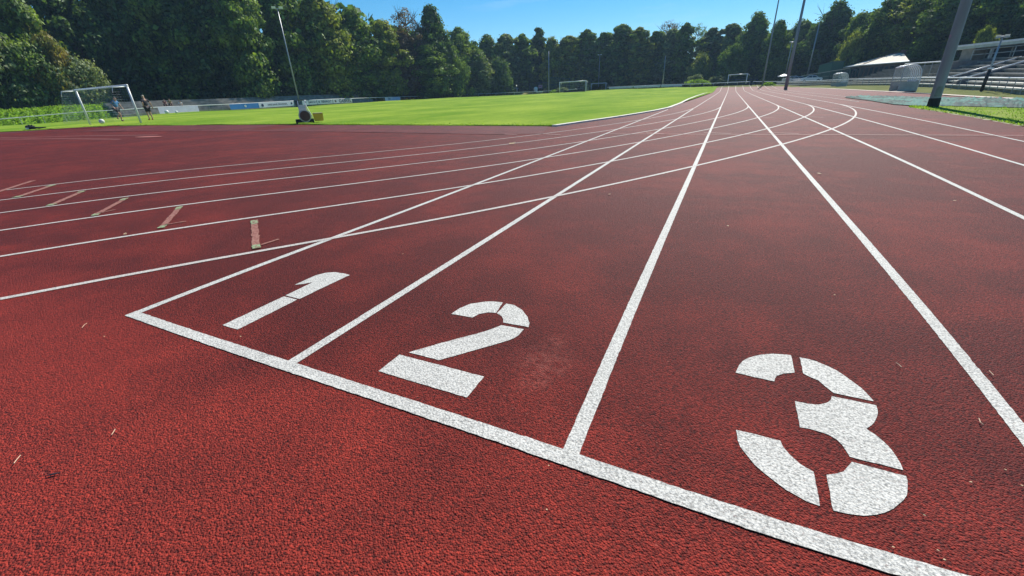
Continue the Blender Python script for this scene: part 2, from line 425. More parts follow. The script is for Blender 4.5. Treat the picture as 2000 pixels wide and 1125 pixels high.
def pxpoly(mb, pts, ox, oy, sc, z=.002, sub=5):
    w = [G(ox+x/sc, oy+y/sc) for x, y in pts]; out = []
    for i in range(len(w)):
        a, b = w[i], w[(i+1) % len(w)]
        m = max(1, int(np.linalg.norm(b-a)/.02))
        for k in range(m):
            p = a+(b-a)*k/m; out.append((p[0]+random.gauss(0, .0008), p[1]+random.gauss(0, .0008), z))
    bm_pts = out; mb.poly(bm_pts)
one = [[(940, 822), (1057, 857), (1525, 622), (1418, 598)],
       [(1432, 590), (1540, 618), (1800, 492), (1935, 430), (1885, 418), (1820, 408), (1745, 413), (1675, 430), (1600, 462), (1502, 507), (1570, 500), (1645, 486)]]
two = [[(1353, 460), (1400, 430), (1460, 405), (1540, 393), (1590, 392), (1638, 397), (1600, 455), (1560, 452), (1510, 460), (1470, 480)],
       [(1655, 403), (1700, 412), (1745, 440), (1775, 480), (1783, 510), (1778, 533), (1640, 508), (1640, 490), (1630, 472), (1605, 457)],
       [(1630, 522), (1752, 545), (1725, 578), (1680, 602), (1640, 615), (1288, 715), (1120, 672), (1280, 625), (1470, 575), (1560, 550)],
       [(1070, 684), (1535, 805), (1440, 920), (955, 775)]]
three = [[(245, 220), (262, 180), (283, 158), (310, 142), (345, 129), (380, 122), (450, 117), (548, 124), (567, 220), (510, 225), (470, 238), (461, 250), (458, 270), (350, 246)],
         [(596, 138), (645, 147), (690, 160), (745, 183), (800, 210), (850, 243), (900, 280), (960, 330), (1005, 380), (780, 332), (740, 300), (700, 265), (655, 245), (615, 228)],
         [(570, 378), (640, 392), (700, 397), (745, 388), (768, 370), (770, 350), (1015, 400), (1026, 430), (1020, 470), (1008, 492), (990, 510), (960, 530), (1010, 560), (1048, 590), (1080, 620), (1107, 655), (1130, 690), (1162, 755), (870, 685), (850, 650), (828, 618), (800, 590), (762, 567), (720, 550), (650, 528), (597, 520)],
         [(885, 712), (1175, 788), (1187, 812), (1190, 840), (1188, 866), (1180, 890), (1165, 919), (1140, 945), (1105, 969), (1060, 990), (1010, 1002), (950, 1007), (860, 998), (778, 980), (742, 780), (800, 775), (835, 763), (860, 742)],
         [(245, 535), (370, 564), (490, 595), (505, 625), (540, 670), (600, 725), (672, 765), (690, 860), (705, 952), (640, 930), (580, 900), (520, 865), (460, 822), (400, 775), (345, 725), (300, 670), (270, 630), (255, 590)]]
def numeral(name, pieces, ox, oy, sc, label):
    mb = MB()
    for p in pieces: pxpoly(mb, p, ox, oy, sc)
    o = mb.build(name, M_PAINT)
    bm = bmesh.new(); bm.from_mesh(o.data); bmesh.ops.triangulate(bm, faces=bm.faces, ngon_method='EAR_CLIP')
    for f in bm.faces:
        if f.normal.z < 0: f.normal_flip()
    bm.to_mesh(o.data); bm.free()
    tag(o, label, 'lane number', 'stencilled lane numbers at the start line')
numeral('lane_number', one, 200, 430, 4, 'white stencilled figure 1 painted in the narrow-looking first lane behind the start line')
numeral('lane_number', two, 400, 450, 2.8129, 'white stencilled figure 2 painted in the middle lane behind the start line')
numeral('lane_number', three, 1350, 650, 2.8123, 'largest white stencilled figure, a 3, painted on the red track at the right')

# worn stagger marks with green ends, and thin cross lines
def pxline(mb, a, b, w0, z=.016, n=10, wob=.0):
    a = T(*a) if a[1] < 275 else G(*a); b = T(*b) if b[1] < 275 else G(*b); A, B = [], []
    d = b-a; d[2] = 0; L0 = np.linalg.norm(d); nrm = np.array([-d[1], d[0], 0])/L0
    for k in range(n+1):
        p = a+(b-a)*k/n; p[2] = (h(p[0], p[1]) if p[0] < -18 or p[1] > 80 else 0)+z; e = random.gauss(0, wob)
        A.append(p+nrm*(w0/2+e)); B.append(p-nrm*(w0/2-e))
    mb.strip(B, A)
for i, (a, b, w) in enumerate((((497, 432), (501, 486), .055), ((352, 405), (316, 446), .055), ((246, 388), (184, 422), .06), ((162, 374), (98, 402), .07), ((104, 362), (32, 386), .08), ((66, 353), (-6, 376), .08))):
    mb = MB(); pxline(mb, a, b, w, .006, 24, .003); tag(mb.build('stagger_mark', M_FADED), kind='structure')
    if i < 5:
        mb = MB()
        for p, q in ((a, b), (b, a)):
            dx, dy = (q[0]-p[0])*.12, (q[1]-p[1])*.12
            pxline(mb, (p[0]-dx*.1, p[1]-dy*.1), (p[0]+dx, p[1]+dy), w*1.05, .0085, 4, .003)
        tag(mb.build('stagger_end_mark', M_GREENDOT), kind='structure')
mb = MB()
for a, b in (((508, 480), (545, 468)), ((322, 440), (364, 433)), ((190, 418), (226, 410))): pxline(mb, a, b, .03, .006, 10, .002)
tag(mb.build('tick_mark', M_FADED), kind='structure')
mb = MB()
for a, b, w in (((1178, 262.5), (2000, 266), .045), ((1262, 260.5), (1305, 263.3), .05), ((1374, 260), (1427, 261.8), .05), ((1500, 260.5), (1560, 262), .05), ((1400, 232), (1425, 232), .05), ((1485, 231), (1512, 231), .05), ((1576, 229), (1608, 230), .05), ((1500, 215.5), (1585, 213), .05), ((1625, 213), (1656, 211), .05), ((1067, 262.8), (1095, 264.5), .05), ((985, 263), (1010, 264), .05)):
    pxline(mb, a, b, w, .0145, 12)
for a, b, w in (((0, 269.5), (150, 266), .10), ((150, 266), (308, 264.3), .10), ((0, 272.5), (100, 271.6), .10), ((100, 271.6), (236, 272.7), .10)): pxline(mb, a, b, w, .016, 12)
tag(mb.build('cross_line', M_FAINT), kind='structure')
# sunken cover in the apron
mb = MB(); c = T(290, 268); mb.poly([(c[0]+.9*math.cos(t), c[1]+.28*math.sin(t), c[2]+.02) for t in np.linspace(0, 6.28, 25)[:-1]])
tag(mb.build('drain_cover', mat('worn cover', (.30, .10, .08), .8, .3, 2)), 'worn pale oval cover set in the red surface near the left end lines', 'drain cover')

# ------------------------------------------------------------------ right side: verge, tarp, concrete strip
def sheet(name, near, far, m, z, kind='structure', n=24, disp=0., nv=8):
    def samp(L_, t):
        k = t*(len(L_)-1); i = min(int(k), len(L_)-2); return L_[i]+(L_[i+1]-L_[i])*(k-i)
    mb = MB(); rnd = random.Random(3)
    for i in range(n+1):
        a, b = samp(near, i/n), samp(far, i/n)
        for j in range(nv+1):
            p = a+(b-a)*j/nv; e = 0 if j in (0, nv) or i in (0, n) else abs(rnd.gauss(0, disp))
            mb.v.append((p[0], p[1], h(p[0], p[1])+z+e))
    for i in range(n):
        for j in range(nv): q = i*(nv+1)+j; mb.f.append((q, q+nv+1, q+nv+2, q+1))
    return mb, (mb.build(name, m, smooth=True) if name else None)
near = [T(x, y) for x, y in ((1775, 209.5), (1790, 212), (1830, 218), (1900, 229), (1960, 240), (2000, 247.5), (2100, 268), (2300, 320))]
far = [T(x, y) for x, y in ((1782, 208), (1800, 208), (1830, 208), (1900, 209.5), (1960, 211), (2000, 212), (2100, 214), (2300, 216))]
_, o = sheet('verge', near, far, M_VERGE, .012); tag(o, kind='structure')
mb = MB(); rnd = random.Random(5)
for k in range(1500):
    t = rnd.random()**1.3*6.9; i = int(t); a = near[i]+(near[i+1]-near[i])*(t-i); b = far[i]+(far[i+1]-far[i])*(t-i); u = rnd.random(); p = a+(b-a)*(u if k % 3 else u*.03)
    w = .012; an = rnd.uniform(0, 6.28); hh = rnd.uniform(.02, .06)
    mb.poly([(p[0]-w*math.cos(an), p[1]-w*math.sin(an), .012), (p[0]+w*math.cos(an), p[1]+w*math.sin(an), .012), (p[0]+rnd.gauss(0, .03), p[1]+rnd.gauss(0, .03), .012+hh)])
tag(mb.build('verge_blades', M_BLADE), 'short grass blades on the verge beside the big grey mast', 'grass', kind='stuff')
# sandy rim of the verge
mb = MB(); A = [p+(0, 0, .006) for p in near[:6]]; B = [p+np.array([.0+.10, .0, .016]) for p in near[:6]]
Af, Bf = [], []
for i in range(len(A)-1):
    for t in np.linspace(0, 1, 14)[:-1]:
        Af.append(A[i]+(A[i+1]-A[i])*t+(random.gauss(0, .02)-.03, 0, 0)); Bf.append(B[i]+(B[i+1]-B[i])*t+(random.gauss(0, .03), 0, 0))
mb.strip(Af, Bf); tag(mb.build('sandy_edge', mat('dry sand edge', (.42, .36, .24), .9, .3, 8)), kind='structure')

def tarp_material():
    m, nt, b, N, L = nodes('teal tarpaulin')
    tc = N('ShaderNodeNewGeometry'); pos = tc.outputs['Position']
    mp = N('ShaderNodeMapping'); mp.inputs['Scale'].default_value = (1.0, .35, 1); L(pos, mp.inputs[0])
    n = ramp(nt, noise(nt, mp.outputs[0], 1.1, 5, .6), .46, 0.0, .53, 1.0)
    L(mixcol(nt, n, (.02, .05, .045), (.045, .16, .13)), b.inputs['Base Color'])
    b.inputs['Roughness'].default_value = .8; b.inputs['Specular IOR Level'].default_value = .15
    return m
tn = [T(x, y) for x, y in ((1652, 191.5), (1700, 197.5), (1745, 205), (1790, 207.8), (1830, 208), (1900, 209.5), (1960, 211), (2000, 212), (2100, 214))]
tf = [T(x, y) for x, y in ((1650, 190), (1690, 188), (1730, 188.3), (1770, 189.6), (1820, 191), (1870, 191.5), (1930, 192.5), (2000, 194.5), (2100, 198))]
_, o = sheet('sand_pit_cover', tn, tf, tarp_material(), .03, n=110, disp=.035, nv=14)
tag(o, 'crumpled teal plastic sheet spread on the ground behind the big grey mast', 'tarpaulin')
# pale concrete edging then the olive strip, on the terrain
cn = [T(x, y) for x, y in ((1560, 171.8), (1600, 172.5), (1640, 174.5), (1700, 177.8), (1760, 181), (1830, 185), (1900, 189.5), (1985, 195.5), (2100, 205))]
A = [np.array([p[0], p[1], h(p[0], p[1])+.03]) for p in cn]; B = [np.array([p[0]+.35, p[1]+.25, h(p[0], p[1])+.05]) for p in cn]
tag(MB().strip(A, B).build('path_edging', mat('pale edging', (.52, .42, .36), .8, .2, 3)), kind='structure')
C2 = [np.array([p[0]+14, p[1]+10, h(p[0]+6, p[1]+4)+.03]) for p in cn]
_, o = sheet('grass_strip', [p*1.0 for p in B], [T(x, y, 10, 200) for x, y in ((1560, 169), (1600, 168.5), (1640, 168.5), (1700, 169), (1760, 170.5), (1830, 174), (1900, 179), (1985, 186), (2100, 196))], M_GROUND, .028)
tag(o, kind='structure')

# ------------------------------------------------------------------ masts
def mast(base, top, r, r0, r1, heads, label, group=None, m=M_STEEL, cat='floodlight mast', extra=0., name='floodlight_mast'):
    b = P(base[0], base[1], r); z1 = P(top[0], top[1], r)[2]+extra; H = z1-b[2]
    t = thing(name, V(b), label, cat, group)
    n = 14
    MB().tube([(0, 0, -.4), (0, 0, H*.5), (0, 0, H)], [r0, (r0+r1)/2, r1], n).build('pole', m, t, smooth=True)
    if heads:
        ay = math.atan2(b[0]-CAM[0], b[1]-CAM[1]); ux, uy = math.cos(ay), -math.sin(ay)   # across the view
        w = heads
        MB().tube([(-ux*w, -uy*w, H), (ux*w, uy*w, H)], .06, 6).build('crossarm', m, t)
        for s in (-1, 1):
            cx, cy = ux*w*s*.75, uy*w*s*.75; a = MB()
            hs = min(.42, w*.42); q = [(cx+ux*i*hs+(-uy)*j*hs*.7, cy+uy*i*hs+ux*j*hs*.7) for i, j in ((-1, -1), (1, -1), (1, 1), (-1, 1))]
            a.hexa([(x, y, H-.02) for x, y in q], [(x+uy*.12, y-ux*.12, H+hs*.9) for x, y in q])
            hd = a.build('lamp_head', M_LAMP, t)
            MB().tube([(cx, cy, H-.02), (cx, cy, H-.1)], .2, 8).build('glass', M_STEEL, hd)
    return t
G1 = 'floodlight masts round the sports ground'
mast((586, 206), (544, 17), 112, .17, .08, .9, 'thin grey floodlight mast standing behind the line marking machine', G1)
mast((836.5, 192), (825, 66), 143, .18, .09, 1.3, 'grey floodlight mast in front of the half bare reddish tree', G1)
mast((1072, 181), (1071, 100), 160, .17, .10, 0, 'plain grey mast beside the wire mesh fence left of the far goal', G1)
mast((1169, 167), (1170, 107.5), 176, .14, .08, .62, 'short floodlight mast with two bright heads behind the small far goal', G1)
mast((1294, 168), (1299, 109), 150, .12, .08, 0, 'faint thin mast against the dark trees left of the sky gap', G1)
mast((1488.5, 170), (1521, -12), 127, .21, .12, 0, 'tall mast left of the closely spaced pair, rising from the bright green weeds', G1, M_MAST)
mast((1534, 175), (1568, -14), 104, .30, .20, 0, 'thick dark mast standing at the outer edge of the far red track', G1, M_MAST)
mast((1576.5, 150), (1598, 44), 150, .22, .10, 0, 'slim mast rising behind the white parked cars', G1)
mast((1534, 146), (1547.5, 82), 148, .13, .09, .55, 'low floodlight partly hidden by the thick dark mast, with a white parasol beside it', G1)
t = mast((1917.5, 175.5), (1950.5, 72), 60, .085, .06, .36, 'slim lamp post with two white heads in front of the glazed clubhouse', G1)
H = P(1950.5, 72, 60)[2]-t.location.z
MB().tube([(0, 0, -.1), (0, 0, H*.40)], .13, 10).build('lower_sleeve', M_BLACK, t, smooth=True)
MB().box(-.2, .2, -.14, -.05, H*.4, H*.43).build('junction_box', M_LAMP, t)

# the big grey mast at the right
b = T(1821, 209.5); t = thing('concrete_mast', V((b[0], b[1], 0)), 'big thick grey mast with a black foot and a small pink sticker on the verge', 'mast')
rr = .155
pts = [(0, 0, z) for z in (-.2, 0, .6, 2, 4, 7, 10, 14)]
MB().tube(pts, [rr*1.0, rr, rr*.97, rr*.95, rr*.92, rr*.87, rr*.8, rr*.7], 40).build('shaft', M_MAST, t, smooth=True)
MB().tube([(0, 0, -.05), (0, 0, .06), (0, 0, .13), (0, 0, .30)], [rr+.012, rr+.012, rr+.009, rr+.006], 40, cap=False).build('foot', M_BLACK, t, smooth=True)
ca = math.atan2(CAM[1]-b[1], CAM[0]-b[0])
t.rotation_euler = (0, R(-1.6), 0)
def patch(name, a0, a1, z0, z1, m, rnd=False, z=0, rad=0):
    mb = MB()
    if rnd:
        mb.poly([((rr*.93+.01)*math.cos(ca+a0+rad*math.cos(q)/rr), (rr*.93+.01)*math.sin(ca+a0+rad*math.cos(q)/rr), z+rad*math.sin(q)) for q in np.linspace(0, 6.28, 15)[:-1]])
    else:
        n = 8; A = [((rr+.008)*math.cos(ca+a0+(a1-a0)*k/n), (rr+.008)*math.sin(ca+a0+(a1-a0)*k/n), z0) for k in range(n+1)]
        B = [((rr-.012)*math.cos(ca+a0+(a1-a0)*k/n), (rr-.012)*math.sin(ca+a0+(a1-a0)*k/n), z1) for k in range(n+1)]; mb.strip(A, B)
    return mb.build(name, m, t)
patch('painted_patch', -.3, .8, .36, .85, mat('faded grey green paint', (.20, .22, .20), .7, .3, 8))
patch('sticker', -.95, 0, 0, 0, mat('pink sticker', (.40, .24, .30), .5), True, 2.2, .05)
MB().tube([(0, 0, 3.6), (0, 0, 3.66)], rr*.93+.02, 40).build('band', M_MAST, t, smooth=True)

# ------------------------------------------------------------------ white rail fences
FT = [(-120, 246, 92), (0, 232.8, 90), (72, 226.4, 90), (160, 218.7, 90), (240, 214.4, 91), (304, 209.6, 93), (375, 206.5, 96), (448, 203.5, 99), (509, 200.5, 103), (576, 196.8, 108), (640, 194, 113),
      (752, 190, 124), (824, 187.7, 138), (880, 185.6, 148), (960, 182.4, 155), (1056, 178.4, 158), (1187, 170.4, 156), (1280, 166.3, 149), (1376, 163.2, 141), (1465, 159.4, 133.5), (1552, 159, 123),
      (1600, 157.4, 116), (1656, 154.9, 104), (1727, 153, 92), (1784, 152, 82), (1850, 152, 73), (1900, 152, 66), (2000, 152.6, 53), (2160, 156, 41)]
fx = [f[0] for f in FT]
def FP(px, dz=0.): return P(px, float(np.interp(px, fx, [f[1] for f in FT])), float(np.interp(px, fx, [f[2] for f in FT])))+np.array([0, 0, dz])
def fence(p0, p1, label, rail=.05, h_=1.08, step=3.0, mid=False, panels=True):
    n = int((p1-p0)/7)+2; pts = [FP(p0+(p1-p0)*k/(n-1)) for k in range(n)]
    o = pts[0]; t = thing('rail_fence', V((o[0], o[1], o[2]-h_)), label, 'fence'); org = np.array([o[0], o[1], o[2]-h_])
    MB().tube([p-org for p in pts], rail, 8).build('rail', M_WHITE, t, smooth=True)
    if mid: MB().tube([p-org-(0, 0, .55) for p in pts], .025, 6).build('lower_rail', M_STEEL, t, smooth=True)
    acc = 0; last = pts[0]; k = 0
    for p in pts[1:]:
        d = np.linalg.norm(p-last); s = step-acc
        while s < d and k < 99:
            q = last+(p-last)*s/d-org; MB().tube([q-(0, 0, h_+.15), q], .028, 6).build('post', M_STEEL if step < 2.5 else M_WHITE, t); k += 1; s += step
        acc = (acc+d) % step; last = p
    return t
fence(-100, 573, 'long white rail fence behind the near goal and the advertising boards at the left', step=2.2)
fence(583, 598, 'short raised piece of white rail just right of the left floodlight mast', step=1.5)
fence(604, 823, 'white rail fence above the stepped terrace between the two left floodlight masts', step=2.4)
fence(829, 1128, 'white rail fence running below the dry grass mound to the far goal', step=3.2)
fence(1186, 1465, 'white rail fence curving round the far end of the lawn below the tall trees', rail=.07, step=3.5)
fence(1471, 2150, 'white rail fence in front of the grandstand at the right', rail=.055, step=2.1)
# gate posts by the gaps
for px, lab in ((578, 'dark gate post left of the short raised rail'), (828, 'dark gate post beside the second floodlight mast'), (1468, 'dark gate post in the gap of the fence right of the roofed far goal'), (1372, 'small dark bollard before the far fence near the flowering bush')):
    p = FP(px); t = MB().box(-.22, .22, -.15, .15, -1.25, .02).box(-.26, .26, -.19, .19, .024, .06).build('gate_post', M_DARK, None); t.location = V(p); tag(t, lab, 'post')

# advertising boards hung on the left fence
def board(p0, p1, col, label, texts=(), top=.05, bot=.92, frame=None, name='advertising_board', cat='advertising board', panels=()):
    a, b2 = FP(p0), FP(p1); c = (a+b2)/2; d = (b2-a); d[2] = 0; W = np.linalg.norm(d); d = d/W
    n = np.array([-d[1], d[0], 0]); 
    if n@(CAM-c) < 0: n = -n
    t = thing(name, V((c[0], c[1], c[2]-1.0)), label, cat, 'advertising boards along the left fence' if name == 'advertising_board' else None)
    dz = (b2[2]-a[2])/W
    def q(u, z, k): return (d[0]*u+n[0]*k, d[1]*u+n[1]*k, z+dz*u)
    def slab(u0, u1, z0, z1, k0, k1): return MB().hexa([q(u0, z0, k0), q(u1, z0, k0), q(u1, z0, k1), q(u0, z0, k1)], [q(u0, z1, k0), q(u1, z1, k0), q(u1, z1, k1), q(u0, z1, k1)])
    slab(-W/2, W/2, 1-bot, 1-top, .06, .10).build('panel', mat('board '+col[0], col[1], .5, .08, 1.5), t)
    for u0, u1, colr in panels:
        slab(-W/2+u0*W, -W/2+u1*W, 1-bot+.01, 1-top-.01, .102, .112).build('printed_field', mat('board '+colr[0], colr[1], .5, .08, 1.5), t)
    for s, u, z, size, m in texts:
        if s in ('*', 'o', 'D'):
            mb = MB(); rr = size/2; uu = -W/2+u*W
            npt = {'*': 10, 'o': 16, 'D': 4}[s]
            pts = [(rr*(1 if (s != '*' or k % 2 == 0) else .45)*math.cos(2*math.pi*k/npt), rr*(1 if (s != '*' or k % 2 == 0) else .45)*math.sin(2*math.pi*k/npt)) for k in range(npt)]
            mb.poly([q(uu+x*(.7 if s == 'D' else 1), z+y, .12) for x, y in pts]); mb.build('emblem', m, t)
        else:
            M4 = Matrix(((d[0], 0, n[0], d[0]*(-W/2+u*W)+n[0]*.12), (d[1], 0, n[1], d[1]*(-W/2+u*W)+n[1]*.12), (dz, 1, 0, z+dz*(-W/2+u*W)), (0, 0, 0, 1)))
            text_mesh('lettering', s, size, m, t, M4)
    return t
INK = mat('dark ink', (.03, .04, .11), .6); INKW = mat('white ink', (.8, .85, .9), .5); BRN = mat('brown ink', (.16, .09, .06), .6)
WH = ('white', (.80, .74, .88)); BL = ('blue', (.04, .19, .52)); LV = ('lavender', (.72, .66, .86))
board(307, 385, LV, 'plain pale lavender board behind the person in black', bot=.98)
board(447, 503.5, BL, 'blue advertising board with a small white round emblem in its middle', (('o', .52, .55, .42, INKW), ('*', .52, .55, .3, INK)))
board(504, 572, WH, 'white board with dark lettering just right of the blue board', (('o', .09, .5, .55, INK), ('IHRE BANK REGIONAL', .52, .52, .46, INK), ('o', .93, .55, .42, INK)))
board(589, 601, WH, 'short white board directly right of the left floodlight mast', (('SV', .5, .55, .45, INK),))
board(602, 617, WH, 'small white board with dark lettering left of the diamond emblem board', (('MENTALT', .5, .55, .42, INK),))
board(618, 648, WH, 'white board with a diamond emblem and one dark word', (('D', .12, .55, .5, INK), ('RENAULT', .6, .55, .62, INK)))
board(649, 688, WH, 'white board with a brown emblem and the big dark word GABRIEL', (('*', .12, .52, .75, BRN), ('GABRIEL', .60, .52, .98, INK)), panels=((.96, 1.0, ('ink', (.06, .06, .12))),))
board(751, 781, WH, 'white and lilac board hanging alone near the second floodlight mast', (('TSV', .25, .55, .7, INK),), panels=((.5, .98, LV),))
for (a, b2, lab) in ((1190, 1236, 'first white board under the far rail right of the small far goal'), (1238, 1290, 'middle one of the white boards under the far rail'), (1292, 1333, 'white board under the far rail below the sky gap')):
    board(a, b2, ('far white', (.62, .62, .68)), lab, top=.02, bot=.55)

# ------------------------------------------------------------------ goals
def goal(lp, rp, r1, r2, label, net=True, depth=2.0, rad=.06, Hh=None, zt=None, netcol=None, grp=None):
    a = P(lp[0], lp[1], r1); b = P(rp[0], rp[1], r2); z = (a[2]+b[2])/2; c = (a+b)/2
    t = thing('football_goal', V((c[0], c[1], z)), label, 'goal', grp)
    Hh = Hh or 2.44*np.linalg.norm((a-b)[:2])/7.32
    a = a-c; b = b-c; d = b-a; d[2] = 0; W = np.linalg.norm(d); d /= W; n = np.array([-d[1], d[0], 0])
    if n@(CAM-c) > 0 and zt is None: n = -n
    if zt == 'near':
        n = n if n@(CAM-c) > 0 else -n
    za, zb = a[2], b[2]
    A = np.array([a[0], a[1], 0]); B = np.array([b[0], b[1], 0]); up = np.array([0, 0, Hh])
    MB().tube([A+(0, 0, za-.15), A+up], rad, 10).build('post', M_WHITE, t, smooth=True)
    MB().tube([B+(0, 0, zb-.15), B+up], rad, 10).build('post', M_WHITE, t, smooth=True)
    MB().tube([A+up-d*rad, B+up+d*rad], rad, 10).build('crossbar', M_WHITE, t, smooth=True)
    back = n*depth
    for s in (A, B):
        MB().tube([s+up*.97, s+up*.95+back*.55+(0, 0, 0), s+up*.80+back*.62], rad*.45, 6).build('net_bracket', M_WHITE, t, smooth=True)
    if net:
        mb = MB(); st = .16 if W > 6 and r1 < 70 else .5; nr = .004 if r1 < 70 else .018
        def prof(s):  # 0 top front .. 1 bottom back
            if s < .3: return np.array([0, 0, Hh*(.98-.04*s)])+back*.55*(s/.3)
            k = (s-.3)/.7; return np.array([0, 0, Hh*.968*(1-k)+.02])+back*(.55+.45*k)
        nu = int(W/st); nvv = int(4.2/st)
        for i in range(nu+1):
            mb.tube([A+d*W*i/nu+prof(k/10) for k in range(11)], nr, 3, cap=False)
        for j in range(1, nvv+1):
            sag = lambda u: -.03*math.sin(math.pi*u)
            mb.tube([A+d*W*u+prof(j/nvv)+(0, 0, sag(u)) for u in np.linspace(0, 1, 7)], nr, 3, cap=False)
        for S in (A, B):
            for j in range(1, int(Hh/st)):
                z0 = Hh*.96*j/int(Hh/st); k = 1-z0/(Hh*.968); mb.tube([S+(0, 0, z0), S+back*(.55+.45*k)+(0, 0, z0)], nr, 3, cap=False)
            for j in range(1, int(depth/st)):
                u = j/int(depth/st); mb.tube([S+back*u+(0, 0, .02), S+back*u+(0, 0, Hh*.96 if u < .55 else Hh*.96*(1-(u-.55)/.45))], nr, 3, cap=False)
        mb.build('net', mat('net cord', netcol or (.34, .40, .38), .7), t)
    return t
goal((175, 239.5), (274, 235.8), 48.5, 42.2, 'large white goal on the lawn at the left, a person standing inside it', zt='near', depth=1.6, rad=.07)
goal((1093, 180.5), (1144, 180), 142, 138, 'middle sized far goal at the end of the lawn with a dark strip below', rad=.12, Hh=2.9)
goal((1154.5, 176), (1183, 175.5), 165, 163, 'smaller far goal right beside the bigger one', rad=.10, Hh=2.1, net=False)
goal((985, 178), (1010, 178.3), 172, 170, 'low small goal on the dry grass mound', rad=.10, Hh=.95, net=False)
t = goal((1421, 163), (1457, 162), 146, 144, 'far goal with a thick pale crossbar behind the far fence at the centre right', rad=.11, Hh=2.2, net=False)
p = P(1122, 180.7, 139); o = MB().box(-3.4, 3.2, -.3, .3, 0, .5).box(-3.2, 3.0, -.25, .25, .504, .62).build('rolled_net', M_DARK, None, bevel=.1); o.location = V(p); tag(o, 'long dark rolled net lying at the foot of the middle sized far goal', 'rolled net')

# ------------------------------------------------------------------ people
def skin_mesh(name, verts, edges, rad, m, parent, sub=2):
    me = bpy.data.meshes.new(name); me.from_pydata(verts, edges, []); o = bpy.data.objects.new(name, me); C.objects.link(o)
    s = o.modifiers.new('skin', 'SKIN'); sv = me.skin_vertices[0].data
    for i, r in enumerate(rad): sv[i].radius = r if isinstance(r, tuple) else (r, r); sv[i].use_root = (i == 0)
    ss = o.modifiers.new('sub', 'SUBSURF'); ss.levels = sub; ss.render_levels = sub
    dg = bpy.context.evaluated_depsgraph_get(); me2 = bpy.data.meshes.new_from_object(o.evaluated_get(dg))
    bpy.data.objects.remove(o); o = bpy.data.objects.new(name, me2); C.objects.link(o)
    for p in me2.polygons: p.use_smooth = True
    me2.materials.clear(); me2.materials.append(m); o.parent = parent; return o
SKIN = mat('skin', (.42, .24, .17), .55, .1, 5)
def person(loc, rz, sc, J, label, shirt, shorts, hair, shoes, socks=None, group=None):
    t = thing('person', V(loc), label, 'person', group, rz); t.scale = (sc,)*3
    g = lambda k: J[k]
    mid = lambda a, b, f: tuple(a[i]+(b[i]-a[i])*f for i in range(3))
    names = ['pelvis', 'waist', 'chest', 'neck', 'head0', 'head1']
    vs = [g(n) for n in names]; rd = [(.15, .11), (.13, .10), (.16, .115), .055, .088, .082]; ed = [(0, 1), (1, 2), (2, 3), (3, 4), (4, 5)]
    idx = {n: i for i, n in enumerate(names)}
    def chain(start, pts, rads):
        last = idx[start]
        for p_, r_ in zip(pts, rads): vs.append(p_); rd.append(r_); ed.append((last, len(vs)-1)); last = len(vs)-1
        return last
    for s in 'lr':
        chain('chest', [g('sh'+s), g('el'+s), g('wr'+s)], [.065, .044, .032])
        w = len(vs)-1; wv = Vector(g('wr'+s)); d = (wv-Vector(g('el'+s))).normalized(); side = d.cross(Vector((0, 1, .1))).normalized()
        vs.append(tuple(wv+d*.055)); rd.append((.036, .02)); ed.append((w, len(vs)-1)); pm = len(vs)-1
        for k, ln in enumerate((.075, .088, .082, .062)):
            q = wv+d*.085+side*(k-1.5)*.021; vs.append(tuple(q)); rd.append(.0105); ed.append((pm, len(vs)-1))
            vs.append(tuple(q+d*ln*.55+Vector((0, .012, 0)))); rd.append(.009); ed.append((len(vs)-2, len(vs)-1))
            vs.append(tuple(q+d*ln+Vector((0, .03, 0)))); rd.append(.007); ed.append((len(vs)-2, len(vs)-1))
        q = wv+d*.05-side*.045; vs.append(tuple(q)); rd.append(.012); ed.append((w, len(vs)-1)); vs.append(tuple(q+d*.045-side*.01)); rd.append(.009); ed.append((len(vs)-2, len(vs)-1))
        kn, an = g('kn'+s), g('an'+s)
        chain('pelvis', [g('hp'+s), mid(g('hp'+s), kn, .45), kn, mid(kn, an, .35), an, g('to'+s)], [.09, .08, .055, .056, .036, .034])
    body = skin_mesh('body', vs, ed, rd, SKIN, t, 1)
    # face details
    h0, h1 = Vector(g('head0')), Vector(g('head1')); hc = (h0+h1)/2
    fw = Vector(J.get('face', (0, 1, 0)))
    sd_ = fw.cross(Vector((0, 0, 1))).normalized()
    mb = MB(); mb.ball(tuple(hc+fw*.095+Vector((0, 0, -.01))), .016, 6, 5, 1.4); mb.build('nose', SKIN, t, smooth=True)
    for s in (-1, 1):
        mb = MB(); mb.ball(tuple(hc+fw*.082+sd_*s*.032+Vector((0, 0, .022))), .012, 6, 5); mb.build('eye', M_DARK, t)
        mb = MB(); mb.ball(tuple(hc+sd_*s*.088), .022, 6, 5, 1.4); mb.build('ear', SKIN, t, smooth=True)
    mb = MB(); mb.ball(tuple(hc+fw*.084+Vector((0, 0, -.045))), .02, 6, 5, .35); mb.build('mouth', mat('lips', (.3, .1, .09), .6), t)
    skin_mesh('hair', [tuple(hc-fw*.028+Vector((0, 0, .0))), tuple(hc-fw*.02+Vector((0, 0, .075))), tuple(hc+fw*.03+Vector((0, 0, .10)))], [(0, 1), (1, 2)], [.09, .088, .06], hair, t, 1)
    sv = [g('pelvis'), g('waist'), g('chest'), mid(g('chest'), g('neck'), .75)]; sr = [(.165, .125), (.155, .125), (.178, .132), .075]; se = [(0, 1), (1, 2), (2, 3)]
    for s in 'lr':
        i = len(sv); sv += [g('sh'+s), mid(g('sh'+s), g('el'+s), .75)]; sr += [.084, .072]; se += [(2, i), (i, i+1)]
    skin_mesh('shirt', sv, se, sr, shirt, t, 1)
    sv = [g('pelvis')]; sr = [(.172, .13)]; se = []
